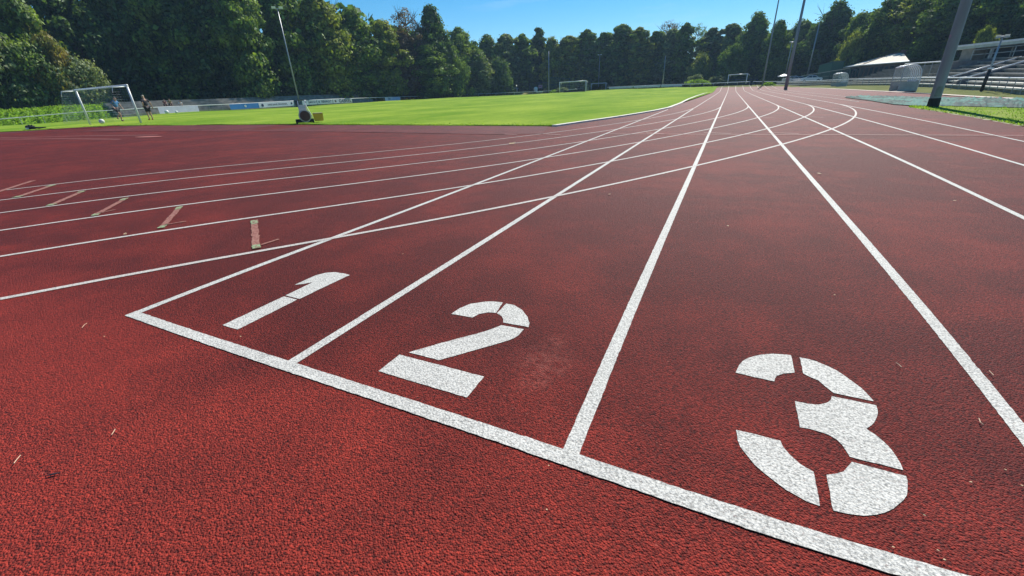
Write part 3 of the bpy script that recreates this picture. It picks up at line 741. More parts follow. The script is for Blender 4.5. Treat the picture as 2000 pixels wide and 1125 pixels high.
    for s in 'lr':
        i = len(sv); sv += [g('hp'+s), mid(g('hp'+s), g('kn'+s), .45), mid(g('hp'+s), g('kn'+s), .82)]; sr += [.108, .105, .10]; se += [(0, i), (i, i+1), (i+1, i+2)]
    skin_mesh('shorts', sv, se, sr, shorts, t, 1)
    for s in 'lr':
        a = Vector(g('an'+s)); to = Vector(g('to'+s)); d = (to-a)
        skin_mesh('shoe', [tuple(a+Vector((0, 0, -.03))-d*.25), tuple(a+d*.4+Vector((0, 0, -.035))), tuple(to)], [(0, 1), (1, 2)], [(.046, .05), (.05, .045), (.044, .03)], shoes, t, 1)
    return t
STAND = dict(pelvis=(0, 0, .93), waist=(0, .0, 1.10), chest=(0, .0, 1.32), neck=(0, 0, 1.49), head0=(0, .02, 1.58), head1=(0, .025, 1.68),
    shl=(-.19, 0, 1.43), ell=(-.27, -.10, 1.17), wrl=(-.17, .03, 1.02), shr=(.19, 0, 1.43), elr=(.30, -.10, 1.18), wrr=(.36, -.06, .93),
    hpl=(-.09, 0, .88), knl=(-.11, .02, .49), anl=(-.12, -.02, .09), tol=(-.14, .13, .04), hpr=(.09, 0, .88), knr=(.11, .02, .49), anr=(.12, -.02, .09), tor=(.14, .13, .04))
RUN = dict(STAND); RUN.update(waist=(0, .04, 1.10), chest=(0, .10, 1.30), neck=(0, .16, 1.46), head0=(0, .20, 1.55), head1=(0, .21, 1.65), shl=(-.19, .10, 1.41), ell=(-.28, .18, 1.16), wrl=(-.26, .28, .95), shr=(.19, .10, 1.41), elr=(.28, -.05, 1.18), wrr=(.30, .10, 1.0),
    knl=(-.12, .06, .50), anl=(-.12, .0, .09), tol=(-.13, .14, .04), knr=(.12, .20, .55), anr=(.10, -.10, .28), tor=(.10, .02, .19))
SIT = dict(STAND); SIT.update(pelvis=(0, 0, .12), waist=(0, .02, .30), chest=(0, .04, .50), neck=(0, .06, .68), head0=(0, .08, .77), head1=(0, .085, .87), shl=(-.19, .04, .61), ell=(-.26, .16, .38), wrl=(-.12, .36, .36), shr=(.19, .04, .61), elr=(.26, .16, .38), wrr=(.12, .36, .36),
    hpl=(-.1, .05, .10), knl=(-.14, .46, .16), anl=(-.14, .5, -.26), tol=(-.15, .63, -.30), hpr=(.1, .05, .10), knr=(.14, .46, .16), anr=(.14, .5, -.26), tor=(.15, .63, -.30))
DSH = mat('black cotton', (.022, .02, .03), .8); BSH = mat('blue cotton', (.05, .19, .42), .8, .2); HAIR = mat('dark hair', (.03, .02, .016), .6); BLOND = mat('short fair hair', (.42, .34, .27), .6)
OR = mat('orange shoe', (.5, .12, .03), .5); RED = mat('dark red cotton', (.16, .03, .04), .8); YEL = mat('olive yellow cotton', (.18, .19, .04), .8); WHC = mat('white cotton', (.7, .66, .66), .8); SHK = mat('dark shoe', (.02, .02, .03), .6)
person(P(296, 234.2, 44.6), R(100), 1.0, STAND, 'fair haired person in black shirt and shorts with orange shoes standing right of the goal', DSH, DSH, BLOND, OR)
person(P(236.5, 237, 46), R(-60), 1.0, RUN, 'person in a blue shirt and black shorts stepping forward inside the goal', BSH, DSH, HAIR, SHK)

# ------------------------------------------------------------------ left terrace with sitters, banks
def stepped(name, pts, nrow, rise, dep, out, m, label, cat, base=None, nos=0, nosm=None):
    o = pts[0]; t = thing(name, V(o), label, cat); mb = MB(); org = np.array(o)
    nrm = []
    for i in range(len(pts)):
        d = pts[min(i+1, len(pts)-1)]-pts[max(i-1, 0)]; d[2] = 0; d = d/np.linalg.norm(d); n = np.array([-d[1], d[0], 0])*out; nrm.append(n)
    rs = rise if isinstance(rise, list) else [rise]*len(pts); rise = 1.0
    prof = [(0, -1.0)]
    for k in range(nrow): prof += [(k*dep, k+1), ((k+1)*dep, k+1)]
    prof += [(nrow*dep, -1.0)]
    for p, n, ri in zip(pts, nrm, rs):
        for (u, z) in prof: mb.v.append(tuple(p-org+n*u+(0, 0, z*ri if z > 0 else z)))
    q = len(prof)
    for i in range(len(pts)-1):
        for k in range(q-1): a = i*q+k; mb.f.append((a, a+1, a+q+1, a+q))
    mb.f.append(tuple(range(q))); mb.f.append(tuple((len(pts)-1)*q+k for k in range(q))[::-1])
    mb.build('steps', m, t)
    for k in range(nos):
        nb = MB()
        for i in range(len(pts)-1):
            a, b = pts[i]-org, pts[i+1]-org; za, zb2 = rs[i]*(k+1), rs[i+1]*(k+1)
            A0, B0 = a+nrm[i]*(k*dep-.16), b+nrm[i+1]*(k*dep-.16); A1, B1 = a+nrm[i]*(k*dep+.30), b+nrm[i+1]*(k*dep+.30)
            nb.hexa([tuple(A0+(0, 0, za-.10)), tuple(A1+(0, 0, za+.003)), tuple(B1+(0, 0, zb2+.003)), tuple(B0+(0, 0, zb2-.10))], [tuple(A0+(0, 0, za+.03)), tuple(A1+(0, 0, za+.03)), tuple(B1+(0, 0, zb2+.03)), tuple(B0+(0, 0, zb2+.03))])
        nb.build('seat_edge', (nosm or M_KERB) if k < 3 else M_CONC, t)
    return t, nrm
tp = []
for px in (236, 260, 300, 350, 400, 450, 500, 550, 600, 650, 700, 732):
    f = FP(px, -1.05); d = f-CAM; d[2] = 0; L0 = np.linalg.norm(d); tp.append(f+d/L0*3.0)
stepped('stepped_terrace', tp, 6, .36, .8, 1, M_CONC, 'low grey concrete stepped terrace behind the left advertising boards', 'terrace')
SITG = 'people sitting on the left terrace'
for (px, py, r, sh, lab, row) in ((323, 206, 99, RED, 'person in a dark red shirt sitting on the left terrace, leftmost of three', 0), (333, 205, 100, YEL, 'person in an olive yellow shirt sitting on the left terrace, middle of three', 0), (354, 208.5, 98.5, WHC, 'person in a white shirt sitting on the left terrace above the plain lavender board', 0)):
    person(P(px, py, r), R(-100), 1.05, SIT, lab, sh, DSH, HAIR, SHK, group=SITG)

M_DBL = leaf_material('dry blades', (.22, .22, .07), (.34, .31, .13), .5)
def ridge(name, pts, depth, m, seed, amp, wseg=26, tufts=0, kindlab=None):
    """pts: (px, ytop, ybase, r) -> grassy slope rising away from the camera"""
    rnd = random.Random(seed); mb = MB(); xs_ = np.linspace(pts[0][0], pts[-1][0], int((pts[-1][0]-pts[0][0])/4)+2); nv = 12; rows = []
    col = [[p[i] for p in pts] for i in range(4)]
    for x in xs_:
        yt, yb, r = (float(np.interp(x, col[0], col[i])) for i in (1, 2, 3))
        b = P(x, yb+1.2, r); t_ = P(x, yt, r+depth); d = t_-b; row = []
        for j in range(nv+1):
            u = j/nv; p = b+d*u; p[2] = b[2]+(t_[2]-b[2])*(1-(1-u)**1.6)+(rnd.gauss(0, amp) if 0 < j else -.3)
            p[0] += rnd.gauss(0, amp); row.append(p)
        dd = d.copy(); dd[2] = 0; dd /= np.linalg.norm(dd)
        row.append(row[-1]+dd*12+(0, 0, .3)); row.append(row[-1]+dd*4+(0, 0, -4)); rows.append(row)
    q = nv+3
    for row in rows: mb.v += [tuple(p) for p in row]
    for i in range(len(rows)-1):
        for j in range(q-1): a = i*q+j; mb.f.append((a, a+q, a+q+1, a+1))
    o = mb.build(name, m, smooth=True); tag(o, kind='structure')
    if tufts:
        mb = MB()
        for _ in range(tufts):
            i = rnd.randrange(len(rows)-1); j = rnd.randrange(nv); p = rows[i][j]+(rows[i+1][j+1]-rows[i][j])*rnd.random(); hh = rnd.uniform(.08, .26); a = rnd.uniform(0, 6.28); w = rnd.uniform(.04, .15)
            mb.poly([p+np.array([math.cos(a)*w, math.sin(a)*w, -.05]), p-np.array([math.cos(a)*w, math.sin(a)*w, .05]), p+np.array([rnd.gauss(0, .15), rnd.gauss(0, .15), hh])])
        tag(mb.build('bank_grass', M_BLADE if m == M_BANK else M_DBL), kindlab, 'grass', kind='stuff')
ridge('grass_bank', [(-160, 236, 262, 96), (0, 216, 247, 94), (40, 214, 245, 94), (80, 211, 243, 94), (120, 208, 240, 94), (160, 206, 238, 94), (200, 204.5, 235, 94), (235, 204, 233, 95), (262, 219, 231, 95), (272, 229, 231, 95)], 6, M_BANK, 1, .13, tufts=8000, kindlab='long rough green grass on the bank behind the near goal')
ridge('dry_mound', [(732, 189, 196, 128), (770, 190, 195, 136), (830, 187.5, 192.5, 148), (860, 181, 191, 154), (900, 177, 190, 160), (940, 175.2, 189, 162), (980, 176.2, 188, 163), (1010, 179.5, 187, 163), (1050, 181.5, 185, 163), (1080, 182, 184, 163)], 9, M_DRY, 2, .05, tufts=2500, kindlab='dry straw coloured grass on the low mound beyond the lawn')
p = P(955, 175.6, 172); t = thing('park_shelter', V(p), 'small white roofed bench shelter on top of the dry mound', 'shelter')
MB().box(-2.6, 2.6, -.9, .9, .75, .9).build('roof', M_WHITE, t)
for x in (-2.3, 2.3): MB().tube([(x, .6, -.2), (x, .6, .75)], .06, 6).build('leg', M_STEEL, t)
MB().box(-2.2, 2.2, .2, .6, .25, .32).build('seat', M_CONC, t)

# wire mesh fences beyond the lawn
def bars(px0, px1, y0a, y0b, yba, ybb, r0_, r1_, step, rad, m, label, name='mesh_fence', sign=None, cat='fence'):
    a, b = P(px0, yba, r0_), P(px1, ybb, r1_); ta, tb = P(px0, y0a, r0_)[2]-a[2], P(px1, y0b, r1_)[2]-b[2]
    t = thing(name, V(a), label, cat); d = b-a; W = np.linalg.norm(d[:2]); n = max(2, int(W/step)); mb = MB()
    for k in range(n+1):
        u = k/n; q = d*u; mb.tube([q-(0, 0, .3), q+(0, 0, ta+(tb-ta)*u)], rad, 4)
    mb.build('mesh_panel', m, t)
    for zf in (.05, .5, .985): MB().tube([(0, 0, ta*zf), tuple(d+(0, 0, tb*zf))], rad*1.6, 4).build('rail', m, t)
    for u in np.linspace(0, 1, max(2, int(W/2.8)+1)): q = d*u; MB().tube([q-(0, 0, .3), q+(0, 0, ta+(tb-ta)*u)], rad*2.4, 6).build('post', m, t)
    return t, d
M_GREENF = mat('green coated wire', (.055, .10, .085), .5); M_GREYF = mat('grey wire', (.10, .12, .14), .5)
bars(1035, 1071, 162, 160.5, 180.5, 179, 170, 170, .45, .028, M_GREYF, 'lower grey wire mesh fence carrying a small pink sign')
bars(1073.5, 1112, 151, 152.5, 179.5, 178, 171, 171, .32, .05, M_GREENF, 'taller green grey mesh fence behind the far goal')
bars(1540, 1655, 152.5, 133, 160, 158.5, 139, 123, .30, .045, M_GREENF, 'dark green slatted fence left of the pale roofed building')
bars(1335, 1478, 157, 154.5, 165.5, 163.5, 152, 150, .9, .03, M_GREYF, 'low dark wire fence behind the curved far rail')
p = P(1055.5, 169.3, 169.3); t = thing('notice_sign', V(p-(0, 0, 1.9)), 'small pink notice on the grey wire mesh fence', 'sign')
MB().box(-.75, .75, -.03, .03, 1.35, 2.45).build('plate', mat('pink notice', (.50, .30, .36), .5), t)
MB().box(-.5, .5, -.045, -.034, 1.9, 2.1).build('printed_bar', mat('red ink', (.4, .05, .08), .5), t)
p = P(1046.5, 178.5, 166); o = MB().ball((0, 0, .75), .75, 12, 8, 1.0).box(-.5, .5, -.5, .5, -.1, .3).build('covered_roller', mat('white cover', (.75, .75, .76), .6), None, smooth=True); o.location = V(p); tag(o, 'small rounded white cover beside the grey wire mesh fence', 'cover')
for px, w in ((1054, 2.4),):
    p = P(px, 180.3, 160); o = MB().box(-w/2, w/2, -.2, .2, 0, .35).build('white_block', M_WHITE, None, bevel=.04); o.location = V(p); tag(o, 'low white block lying at the far rail left of the plain mast', 'block')

# ------------------------------------------------------------------ machine, balls, bag
b = T(600, 241.5); sc = np.linalg.norm(b-CAM)/30.
t = thing('line_marking_machine', V(b), 'grey line marking machine with a brown drum and yellow box on the lawn edge', 'machine', None, math.atan2(b[0]-CAM[0], b[1]-CAM[1])*-1)
t.scale = (sc*1.05,)*3
M_GB = mat('grey beige plastic', (.62, .56, .48), .5, .15, 5); M_DRUM = mat('maroon drum', (.10, .04, .035), .5); M_YEL = mat('yellow plastic', (.70, .38, .03), .45, .1)
MB().box(-.50, .34, -.35, .35, .08, .26).build('deck', M_BLACK, t, bevel=.03)
w1 = MB(); w1.tube([(-.02, -.42, .42), (-.02, -.34, .42)], .27, 20); rim = w1.build('drum', M_DRUM, t, bevel=.01)
MB().tube([(-.02, -.36, .42), (-.02, -.30, .42)], .34, 20).build('drum_ring', M_GB, t, bevel=.015)
MB().hexa([(-.32, -.28, .24), (.26, -.28, .24), (.26, .3, .24), (-.32, .3, .24)], [(-.26, .0, 1.0), (.12, .0, 1.0), (.12, .35, 1.0), (-.26, .35, 1.0)]).build('hopper', M_GB, t, bevel=.03)
for x in (-.28, .14): MB().tube([(x, .05, .3), (x*.9, .25, 1.05), (x*.85, .42, 1.25)], .018, 6).build('handle_bar', M_STEEL, t)
MB().tube([(-.25, .42, 1.25), (.13, .42, 1.25)], .02, 6).build('grip', M_BLACK, t)
MB().tube([(.38, -.3, .30), (.12, .2, 1.1)], .014, 6).build('brace', M_WHITE, t)
for x, y in ((-.52, -.25), (.36, -.25), (-.52, .28), (.36, .28)):
    wh = MB().tube([(x-.04, y, .13), (x+.04, y, .13)], .13, 14).build('wheel', M_BLACK, t); MB().tube([(x-.045, y, .13), (x+.045, y, .13)], .05, 10).build('hub', M_STEEL, wh)
MB().hexa([(.44, -.28, .12), (.92, -.28, .12), (.92, .16, .12), (.44, .16, .12)], [(.40, -.3, .52), (.94, -.3, .52), (.94, .2, .52), (.40, .2, .52)]).build('box', M_YEL, t, bevel=.02)
MB().hexa([(.39, -.31, .525), (.95, -.31, .525), (.95, .21, .525), (.39, .21, .525)], [(.41, -.29, .56), (.93, -.29, .56), (.93, .19, .56), (.41, .19, .56)]).build('lid', mat('cream lid', (.8, .62, .3), .5), t)

def football(px, py, r, rad, label):
    p = P(px, py, r); mb = MB(); mb.ball((0, 0, rad), rad, 20, 14); o = mb.build('football', mat('football panels', (.75, .74, .70), .4, .25, 7), None, smooth=True); o.location = V(p)
    tag(o, label, 'ball', 'footballs on the lawn')
football(200.5, 242, 44.5, .17, 'nearest white football lying inside the goal at the left'); football(327, 222.5, 88, .28, 'white football lying below the plain lavender board'); football(345.5, 221.5, 90, .2, 'smaller ball further right below the plain lavender board')
b = T(62, 253); rnd = random.Random(4); t = thing('sports_bag', V(b), 'crumpled black bag lying at the edge of the lawn far left', 'bag')
mb = MB(); bm = bmesh.new(); bmesh.ops.create_icosphere(bm, subdivisions=3, radius=1)
for v in bm.verts: v.co = Vector((v.co.x*.42, v.co.y*.25, max(-.02, v.co.z*.2+.12)))*(1+rnd.uniform(-.16, .16))
me = bpy.data.meshes.new('body'); bm.to_mesh(me); bm.free(); me.materials.append(DSH); o = bpy.data.objects.new('bag_body', me); C.objects.link(o); o.parent = t
MB().tube([(-.1, -.2, .2), (.5, -.1, .16), (1.0, .1, .1), (1.6, .3, .12)], [.05, .05, .06, .03], 6).build('strap', DSH, t, smooth=True)
MB().box(.05, .25, -.32, -.2, .04, .14).build('label_patch', WHC, t)

# ------------------------------------------------------------------ grandstand and buildings at the right
sp = []
for px in (2230, 2150, 2080, 2000, 1950, 1900, 1850, 1800, 1760, 1727, 1690, 1648):
    f = FP(px, -1.05); d = f-CAM; d[2] = 0; L0 = np.linalg.norm(d); sp.append(f+d/L0*2.2)
SPX = (2230, 2150, 2080, 2000, 1950, 1900, 1850, 1800, 1760, 1727, 1690, 1648)
rise8 = []
for px, p in zip(SPX, sp):
    yt = float(np.interp(px, [1648, 1727, 1760, 1800, 2000, 2230], [141, 132, 125, 121.5, 119, 117])); rd = math.hypot(p[0]-CAM[0], p[1]-CAM[1])+2.5
    rise8.append((P(px, yt, rd)[2]-p[2])/8)
print('rise', [round(x, 2) for x in rise8])
st, nrm = stepped('grandstand', sp, 8, rise8, .85, -1, M_CONC, 'grey concrete grandstand of eight long steps at the right', 'grandstand', nos=8)
sp2 = []
for px in (1646, 1620, 1600, 1580, 1560, 1520, 1512):
    f = FP(px, -1.05); d = f-CAM; d[2] = 0; L0 = np.linalg.norm(d); sp2.append(f+d/L0*2.2)
stepped('stepped_terrace', sp2, 2, .42, .85, -1, M_CONC, 'low row of concrete steps in front of the white parked cars', 'terrace', nos=2)
# stairway walls running up through the stand
org = np.array(sp[0])
def stair(px, side, label_h):
    f = FP(px, -1.05); d = f-CAM; d[2] = 0; d /= np.linalg.norm(d); a = f+d*2.0-org; n = nrm[5]
    th = np.array([n[1], -n[0], 0])*.12; b = a+n*6.2
    wl = MB().hexa([tuple(a-th-(0, 0, 1)), tuple(b-th+(0, 0, 0)), tuple(b+th+(0, 0, 0)), tuple(a+th-(0, 0, 1))], [tuple(a-th+(0, 0, .75)), tuple(b-th+(0, 0, 2.75)), tuple(b+th+(0, 0, 2.75)), tuple(a+th+(0, 0, .75))]).build('stair_wall', M_CONCD, st)
    MB().tube([a+(0, 0, .85), b+(0, 0, 2.85)], .06, 8).build('handrail', M_WHITE, st, smooth=True)
stair(1838, 1, 0); stair(1872, 1, 0)
# clubhouse
cbA, cbB = P(1893, 121, 86), P(2120, 119, 78); zf = cbA[2]
e = cbB-cbA; e[2] = 0; Lc = np.linalg.norm(e); e /= Lc; nn = np.array([-e[1], e[0], 0]); nn = nn if nn[0] > 0 else -nn
t = thing('clubhouse', V((cbA[0], cbA[1], zf)), 'flat roofed clubhouse with dark glazing above the grandstand at the far right', 'building')
def cb(u, v, z): q = e*u+nn*v; return (q[0], q[1], z)
def slab(u0, u1, v0, v1, z0, z1): return MB().hexa([cb(u0, v0, z0), cb(u1, v0, z0), cb(u1, v1, z0), cb(u0, v1, z0)], [cb(u0, v0, z1), cb(u1, v0, z1), cb(u1, v1, z1), cb(u0, v1, z1)])
ztop = P(1890, 90, 86)[2]-zf
slab(-1.5, Lc, -1.2, 9, ztop-.05, ztop+.16).build('roof', M_WHITE, t)
slab(-1.4, Lc, -1.15, 8.9, ztop-.36, ztop-.054).build('fascia', mat('roof edge', (.45, .50, .44), .6), t)
slab(.2, Lc, .6, 8.5, -1.0, ztop-.56).build('wall', M_DARK, t)
slab(-.6, 1.1, -.9, .55, -.5, 2.0).build('end_wall', M_CONC, t)
slab(-.8, Lc, -1.3, .59, -1.2, .12).build('terrace_slab', M_CONCD, t)
M_GLASS = mat('dark window glass', (.02, .045, .06), .08, .3, 1, spec=.8)
for k in range(int(Lc/3)):
    wd = slab(1.3+k*3, 1.3+k*3+2.75, .50, .596, .3, ztop-.9).build('window', M_GLASS, t)
    slab(1.3+k*3-.16, 1.3+k*3-.004, .42, .62, .26, ztop-.58).build('mullion', M_STEEL, t)
for zz in (1.3, .75): MB().tube([cb(1.2, -1.2, zz), cb(Lc, -1.2, zz)], .05, 6).build('balcony_rail', M_STEEL, t)
for k in range(int(Lc/2.4)): MB().tube([cb(1.2+k*2.4, -1.2, .2), cb(1.2+k*2.4, -1.2, 1.32)], .045, 6).build('balcony_post', M_STEEL, t)
for k in range(5): MB().tube([cb(3+k*9, -.8, .2), cb(3+k*9, -.8, ztop-.56)], .13, 8).build('column', M_STEEL, t)
# retaining band and items between stand and clubhouse
# hip roofed building
C0, Cl, Cr, Ap = P(1681, 127.5, 124), P(1641, 134.8, 137), P(1775, 124.5, 117), P(1741, 105.5, 129)
t = thing('hip_roofed_building', V((C0[0], C0[1], 1.0)), 'long low building with a pale hipped roof beyond the grandstand', 'building'); og = np.array([C0[0], C0[1], 1.0])
Cb = Cl+Cr-C0+(0, 0, 0); th = np.array([0, 0, .22])
c0, cl, cr, ap, cb_ = C0-og, Cl-og, Cr-og, Ap-og, Cb-og; cr[2] = c0[2]; cl[2] = c0[2]; cb_[2] = c0[2]; ap2 = ap+(cr-c0)*.25; 
M_TILE = mat('pale roof tiles', (.58, .53, .42), .8, .25, 2.2, .6, 9); M_TILE2 = M_TILE
mb = MB(); mb.poly([c0, cr, ap2, ap]).poly([cl, c0, ap]).poly([cb_, cl, ap, ap2]).poly([cr, cb_, ap2]).poly([c0, cl, cb_, cr])
rf = mb.build('roof', M_TILE, t)
MB().tube([c0, ap], .14, 6).build('ridge_cap', BRN, rf); MB().tube([ap, ap2], .16, 6).build('ridge_cap', BRN, rf)
MB().box(ap2[0]-.4, ap2[0]+.4, ap2[1]-.4, ap2[1]+.4, ap2[2]-.9, ap2[2]+.5).build('chimney', BRN, rf)
for a, b_ in ((cl, c0), (c0, cr)): MB().tube([a, b_], .13, 6).build('gutter', M_WHITE, t)
def inset(p, k=.06): c = (c0+cl+cr+cb_)/4; q = p+(c-p)*k; return np.array([q[0], q[1], 0])
w = [inset(p) for p in (c0, cl, cb_, cr)]
MB().hexa([tuple(p-(0, 0, 1.5)) for p in w], [tuple(p+(0, 0, c0[2]-.05)) for p in w]).build('wall', mat('brown timber wall', (.10, .075, .065), .8, .3, 2), t)
for (a, b_, n) in ((w[1], w[0], 6), (w[0], w[3], 9)):
    d = (b_-a); L0 = np.linalg.norm(d); d /= L0; nr = np.array([d[1], -d[0], 0]); nr = nr if nr@(CAM-og) > 0 else -nr
    for k in range(n):
        u0, u1 = L0*(k+.2)/n, L0*(k+.8)/n; z0, z1 = c0[2]-2.2, c0[2]-.6
        wi = MB().hexa([tuple(a+d*u0+(0, 0, z0)), tuple(a+d*u1+(0, 0, z0)), tuple(a+d*u1+nr*.06+(0, 0, z0)), tuple(a+d*u0+nr*.06+(0, 0, z0))], [tuple(a+d*u0+(0, 0, z1)), tuple(a+d*u1+(0, 0, z1)), tuple(a+d*u1+nr*.06+(0, 0, z1)), tuple(a+d*u0+nr*.06+(0, 0, z1))]).build('window', M_GLASS, t)
        MB().hexa([tuple(a+d*(u0-.1)+nr*.02+(0, 0, z0-.14)), tuple(a+d*(u1+.1)+nr*.02+(0, 0, z0-.14)), tuple(a+d*(u1+.1)+nr*.12+(0, 0, z0-.14)), tuple(a+d*(u0-.1)+nr*.12+(0, 0, z0-.14))], [tuple(a+d*(u0-.1)+nr*.02+(0, 0, z0-.02)), tuple(a+d*(u1+.1)+nr*.02+(0, 0, z0-.02)), tuple(a+d*(u1+.1)+nr*.12+(0, 0, z0-.02)), tuple(a+d*(u0-.1)+nr*.12+(0, 0, z0-.02))]).build('sill', M_CONC, wi)
# white railing along the top of the stand
pa, pb = P(1768, 125, 84), P(1838, 120.3, 76)
t = thing('top_railing', V(pa-(0, 0, 1)), 'thin bright railing along the top of the stand left of the big mast', 'railing')
MB().tube([(0, 0, 1), tuple(pb-pa+(0, 0, 1))], .07, 6).build('rail', M_WHITE, t)
for k in range(6): q = (pb-pa)*k/5; MB().tube([q-(0, 0, .6), q+(0, 0, 1)], .03, 6).build('post', M_STEEL, t)
# green hut
a = P(1597.5, 140, 137); b_ = P(1622.5, 137, 132); z1 = P(1610, 124.2, 134)[2]; t = thing('green_hut', V(a-(0, 0, 3)), 'plain green box hut rising above the dark green fence', 'hut')
d = b_-a; d[2] = 0; n = np.array([-d[1], d[0], 0]); n /= np.linalg.norm(n); n = n if n[1] > 0 else -n; H_ = z1-a[2]+3
MB().hexa([(0, 0, 0), tuple(d), tuple(d+n*2.5), tuple(n*2.5)], [(0, 0, H_-.3), tuple(d+(0, 0, H_+.15)), tuple(d+n*2.5+(0, 0, H_+.15)), tuple(n*2.5+(0, 0, H_-.3))]).build('cladding', mat('green cladding', (.035, .12, .085), .6, .15, 1, stretch=(6, 6, .5)), t)
MB().hexa([tuple(-d*.03+(0, 0, H_-.296)), tuple(d*1.03+(0, 0, H_+.16)), tuple(d*1.03+n*2.6+(0, 0, H_+.16)), tuple(-d*.03+n*2.6+(0, 0, H_-.296))], [tuple(-d*.03+(0, 0, H_-.15)), tuple(d*1.03+(0, 0, H_+.30)), tuple(d*1.03+n*2.6+(0, 0, H_+.30)), tuple(-d*.03+n*2.6+(0, 0, H_-.15))]).build('roof', M_GREENF, t)

# parked cars
def car(px, py, r, rz, m, label):
    t = thing('parked_car', V(P(px, py, r)), label, 'car', 'cars parked beyond the right hand fence', rz)
    pr = [(-2.1, .35), (-2.15, .75), (-1.95, .95), (-1.3, 1.0), (-.75, 1.42), (.55, 1.46), (1.35, 1.05), (2.0, .92), (2.15, .6), (2.1, .32)]
    mb = MB(); n = len(pr)
    def wd(z): return .84 if z < 1.0 else .84-(z-1.0)*.42
    for s in (-1, 1):
        for x, z in pr: mb.v.append((x, s*wd(z), z))
    for k in range(n): mb.f.append((k, (k+1) % n, n+(k+1) % n, n+k))
    mb.f.append(tuple(range(n))[::-1]); mb.f.append(tuple(range(n, 2*n)))
    mb.build('body', m, t, bevel=.04)
    for s in (-1, 1):
        for q in (((-1.15, 1.03), (-.68, 1.36), (-.12, 1.38), (-.12, 1.03)), ((-.04, 1.03), (-.04, 1.38), (.5, 1.38), (1.1, 1.05))):
            MB().poly([(x, s*(wd(z)+.012), z) for x, z in q]).build('side_window', M_GLASS, t)
    MB().poly([(1.32, -.68, 1.08), (1.32, .68, 1.08), (.62, .6, 1.45), (.62, -.6, 1.45)]).build('windscreen', M_GLASS, t).location = (.03, 0, .02)
    MB().poly([(-1.27, -.7, 1.03), (-1.27, .7, 1.03), (-.8, .6, 1.41), (-.8, -.6, 1.41)]).build('rear_window', M_GLASS, t).location = (-.03, 0, .02)
    for x in (-1.35, 1.35):
        for s in (-1, 1):
            wh = MB().tube([(x, s*.70, .32), (x, s*.87, .32)], .32, 16).build('wheel', M_BLACK, t); MB().tube([(x, s*.80, .32), (x, s*.88, .32)], .19, 12).build('rim', M_STEEL, wh)
    for s in (-1, 1): MB().box(2.06, 2.17, s*.6-.16, s*.6+.16, .62, .76).build('headlight', M_LAMP, t)
M_CW = mat('white car paint', (.72, .73, .75), .25, .03); M_CG = mat('silver car paint', (.45, .47, .5), .25, .03, metal=.4); M_CB = mat('dark grey car paint', (.06, .07, .09), .25, .03)
car(1583, 161, 129, R(175), M_CW, 'white parked car with dark side windows, rightmost by the slatted fence')
car(1556, 162, 133, R(10), M_CG, 'silver parked car between the thick dark mast and the white car')
car(1581, 156.5, 143, R(95), M_CB, 'dark grey parked car behind the rightmost white car')
car(1546, 160.5, 140, R(20), M_CW, 'white parked car directly right of the thick dark mast')
t = thing('parasol', V(P(1528.5, 160, 138)), 'small white parasol left of the thick dark mast', 'parasol')
H_ = P(1528.5, 148.5, 138)[2]-t.location.z; H2 = P(1528.5, 144.5, 138)[2]-t.location.z
MB().tube([(0, 0, -.2), (0, 0, H2)], .05, 8).build('pole', M_STEEL, t)
mb = MB()
for k in range(8):
    a0, a1 = k*math.pi/4, (k+1)*math.pi/4; mb.poly([(1.35*math.cos(a0), 1.35*math.sin(a0), H_), (1.35*math.cos(a1), 1.35*math.sin(a1), H_), (0, 0, H2)]); mb.poly([(1.35*math.cos(a0), 1.35*math.sin(a0), H_-.18), (1.35*math.cos(a1), 1.35*math.sin(a1), H_-.18), (1.35*math.cos(a1), 1.35*math.sin(a1), H_), (1.35*math.cos(a0), 1.35*math.sin(a0), H_)])
mb.build('canopy', M_WHITE, t)

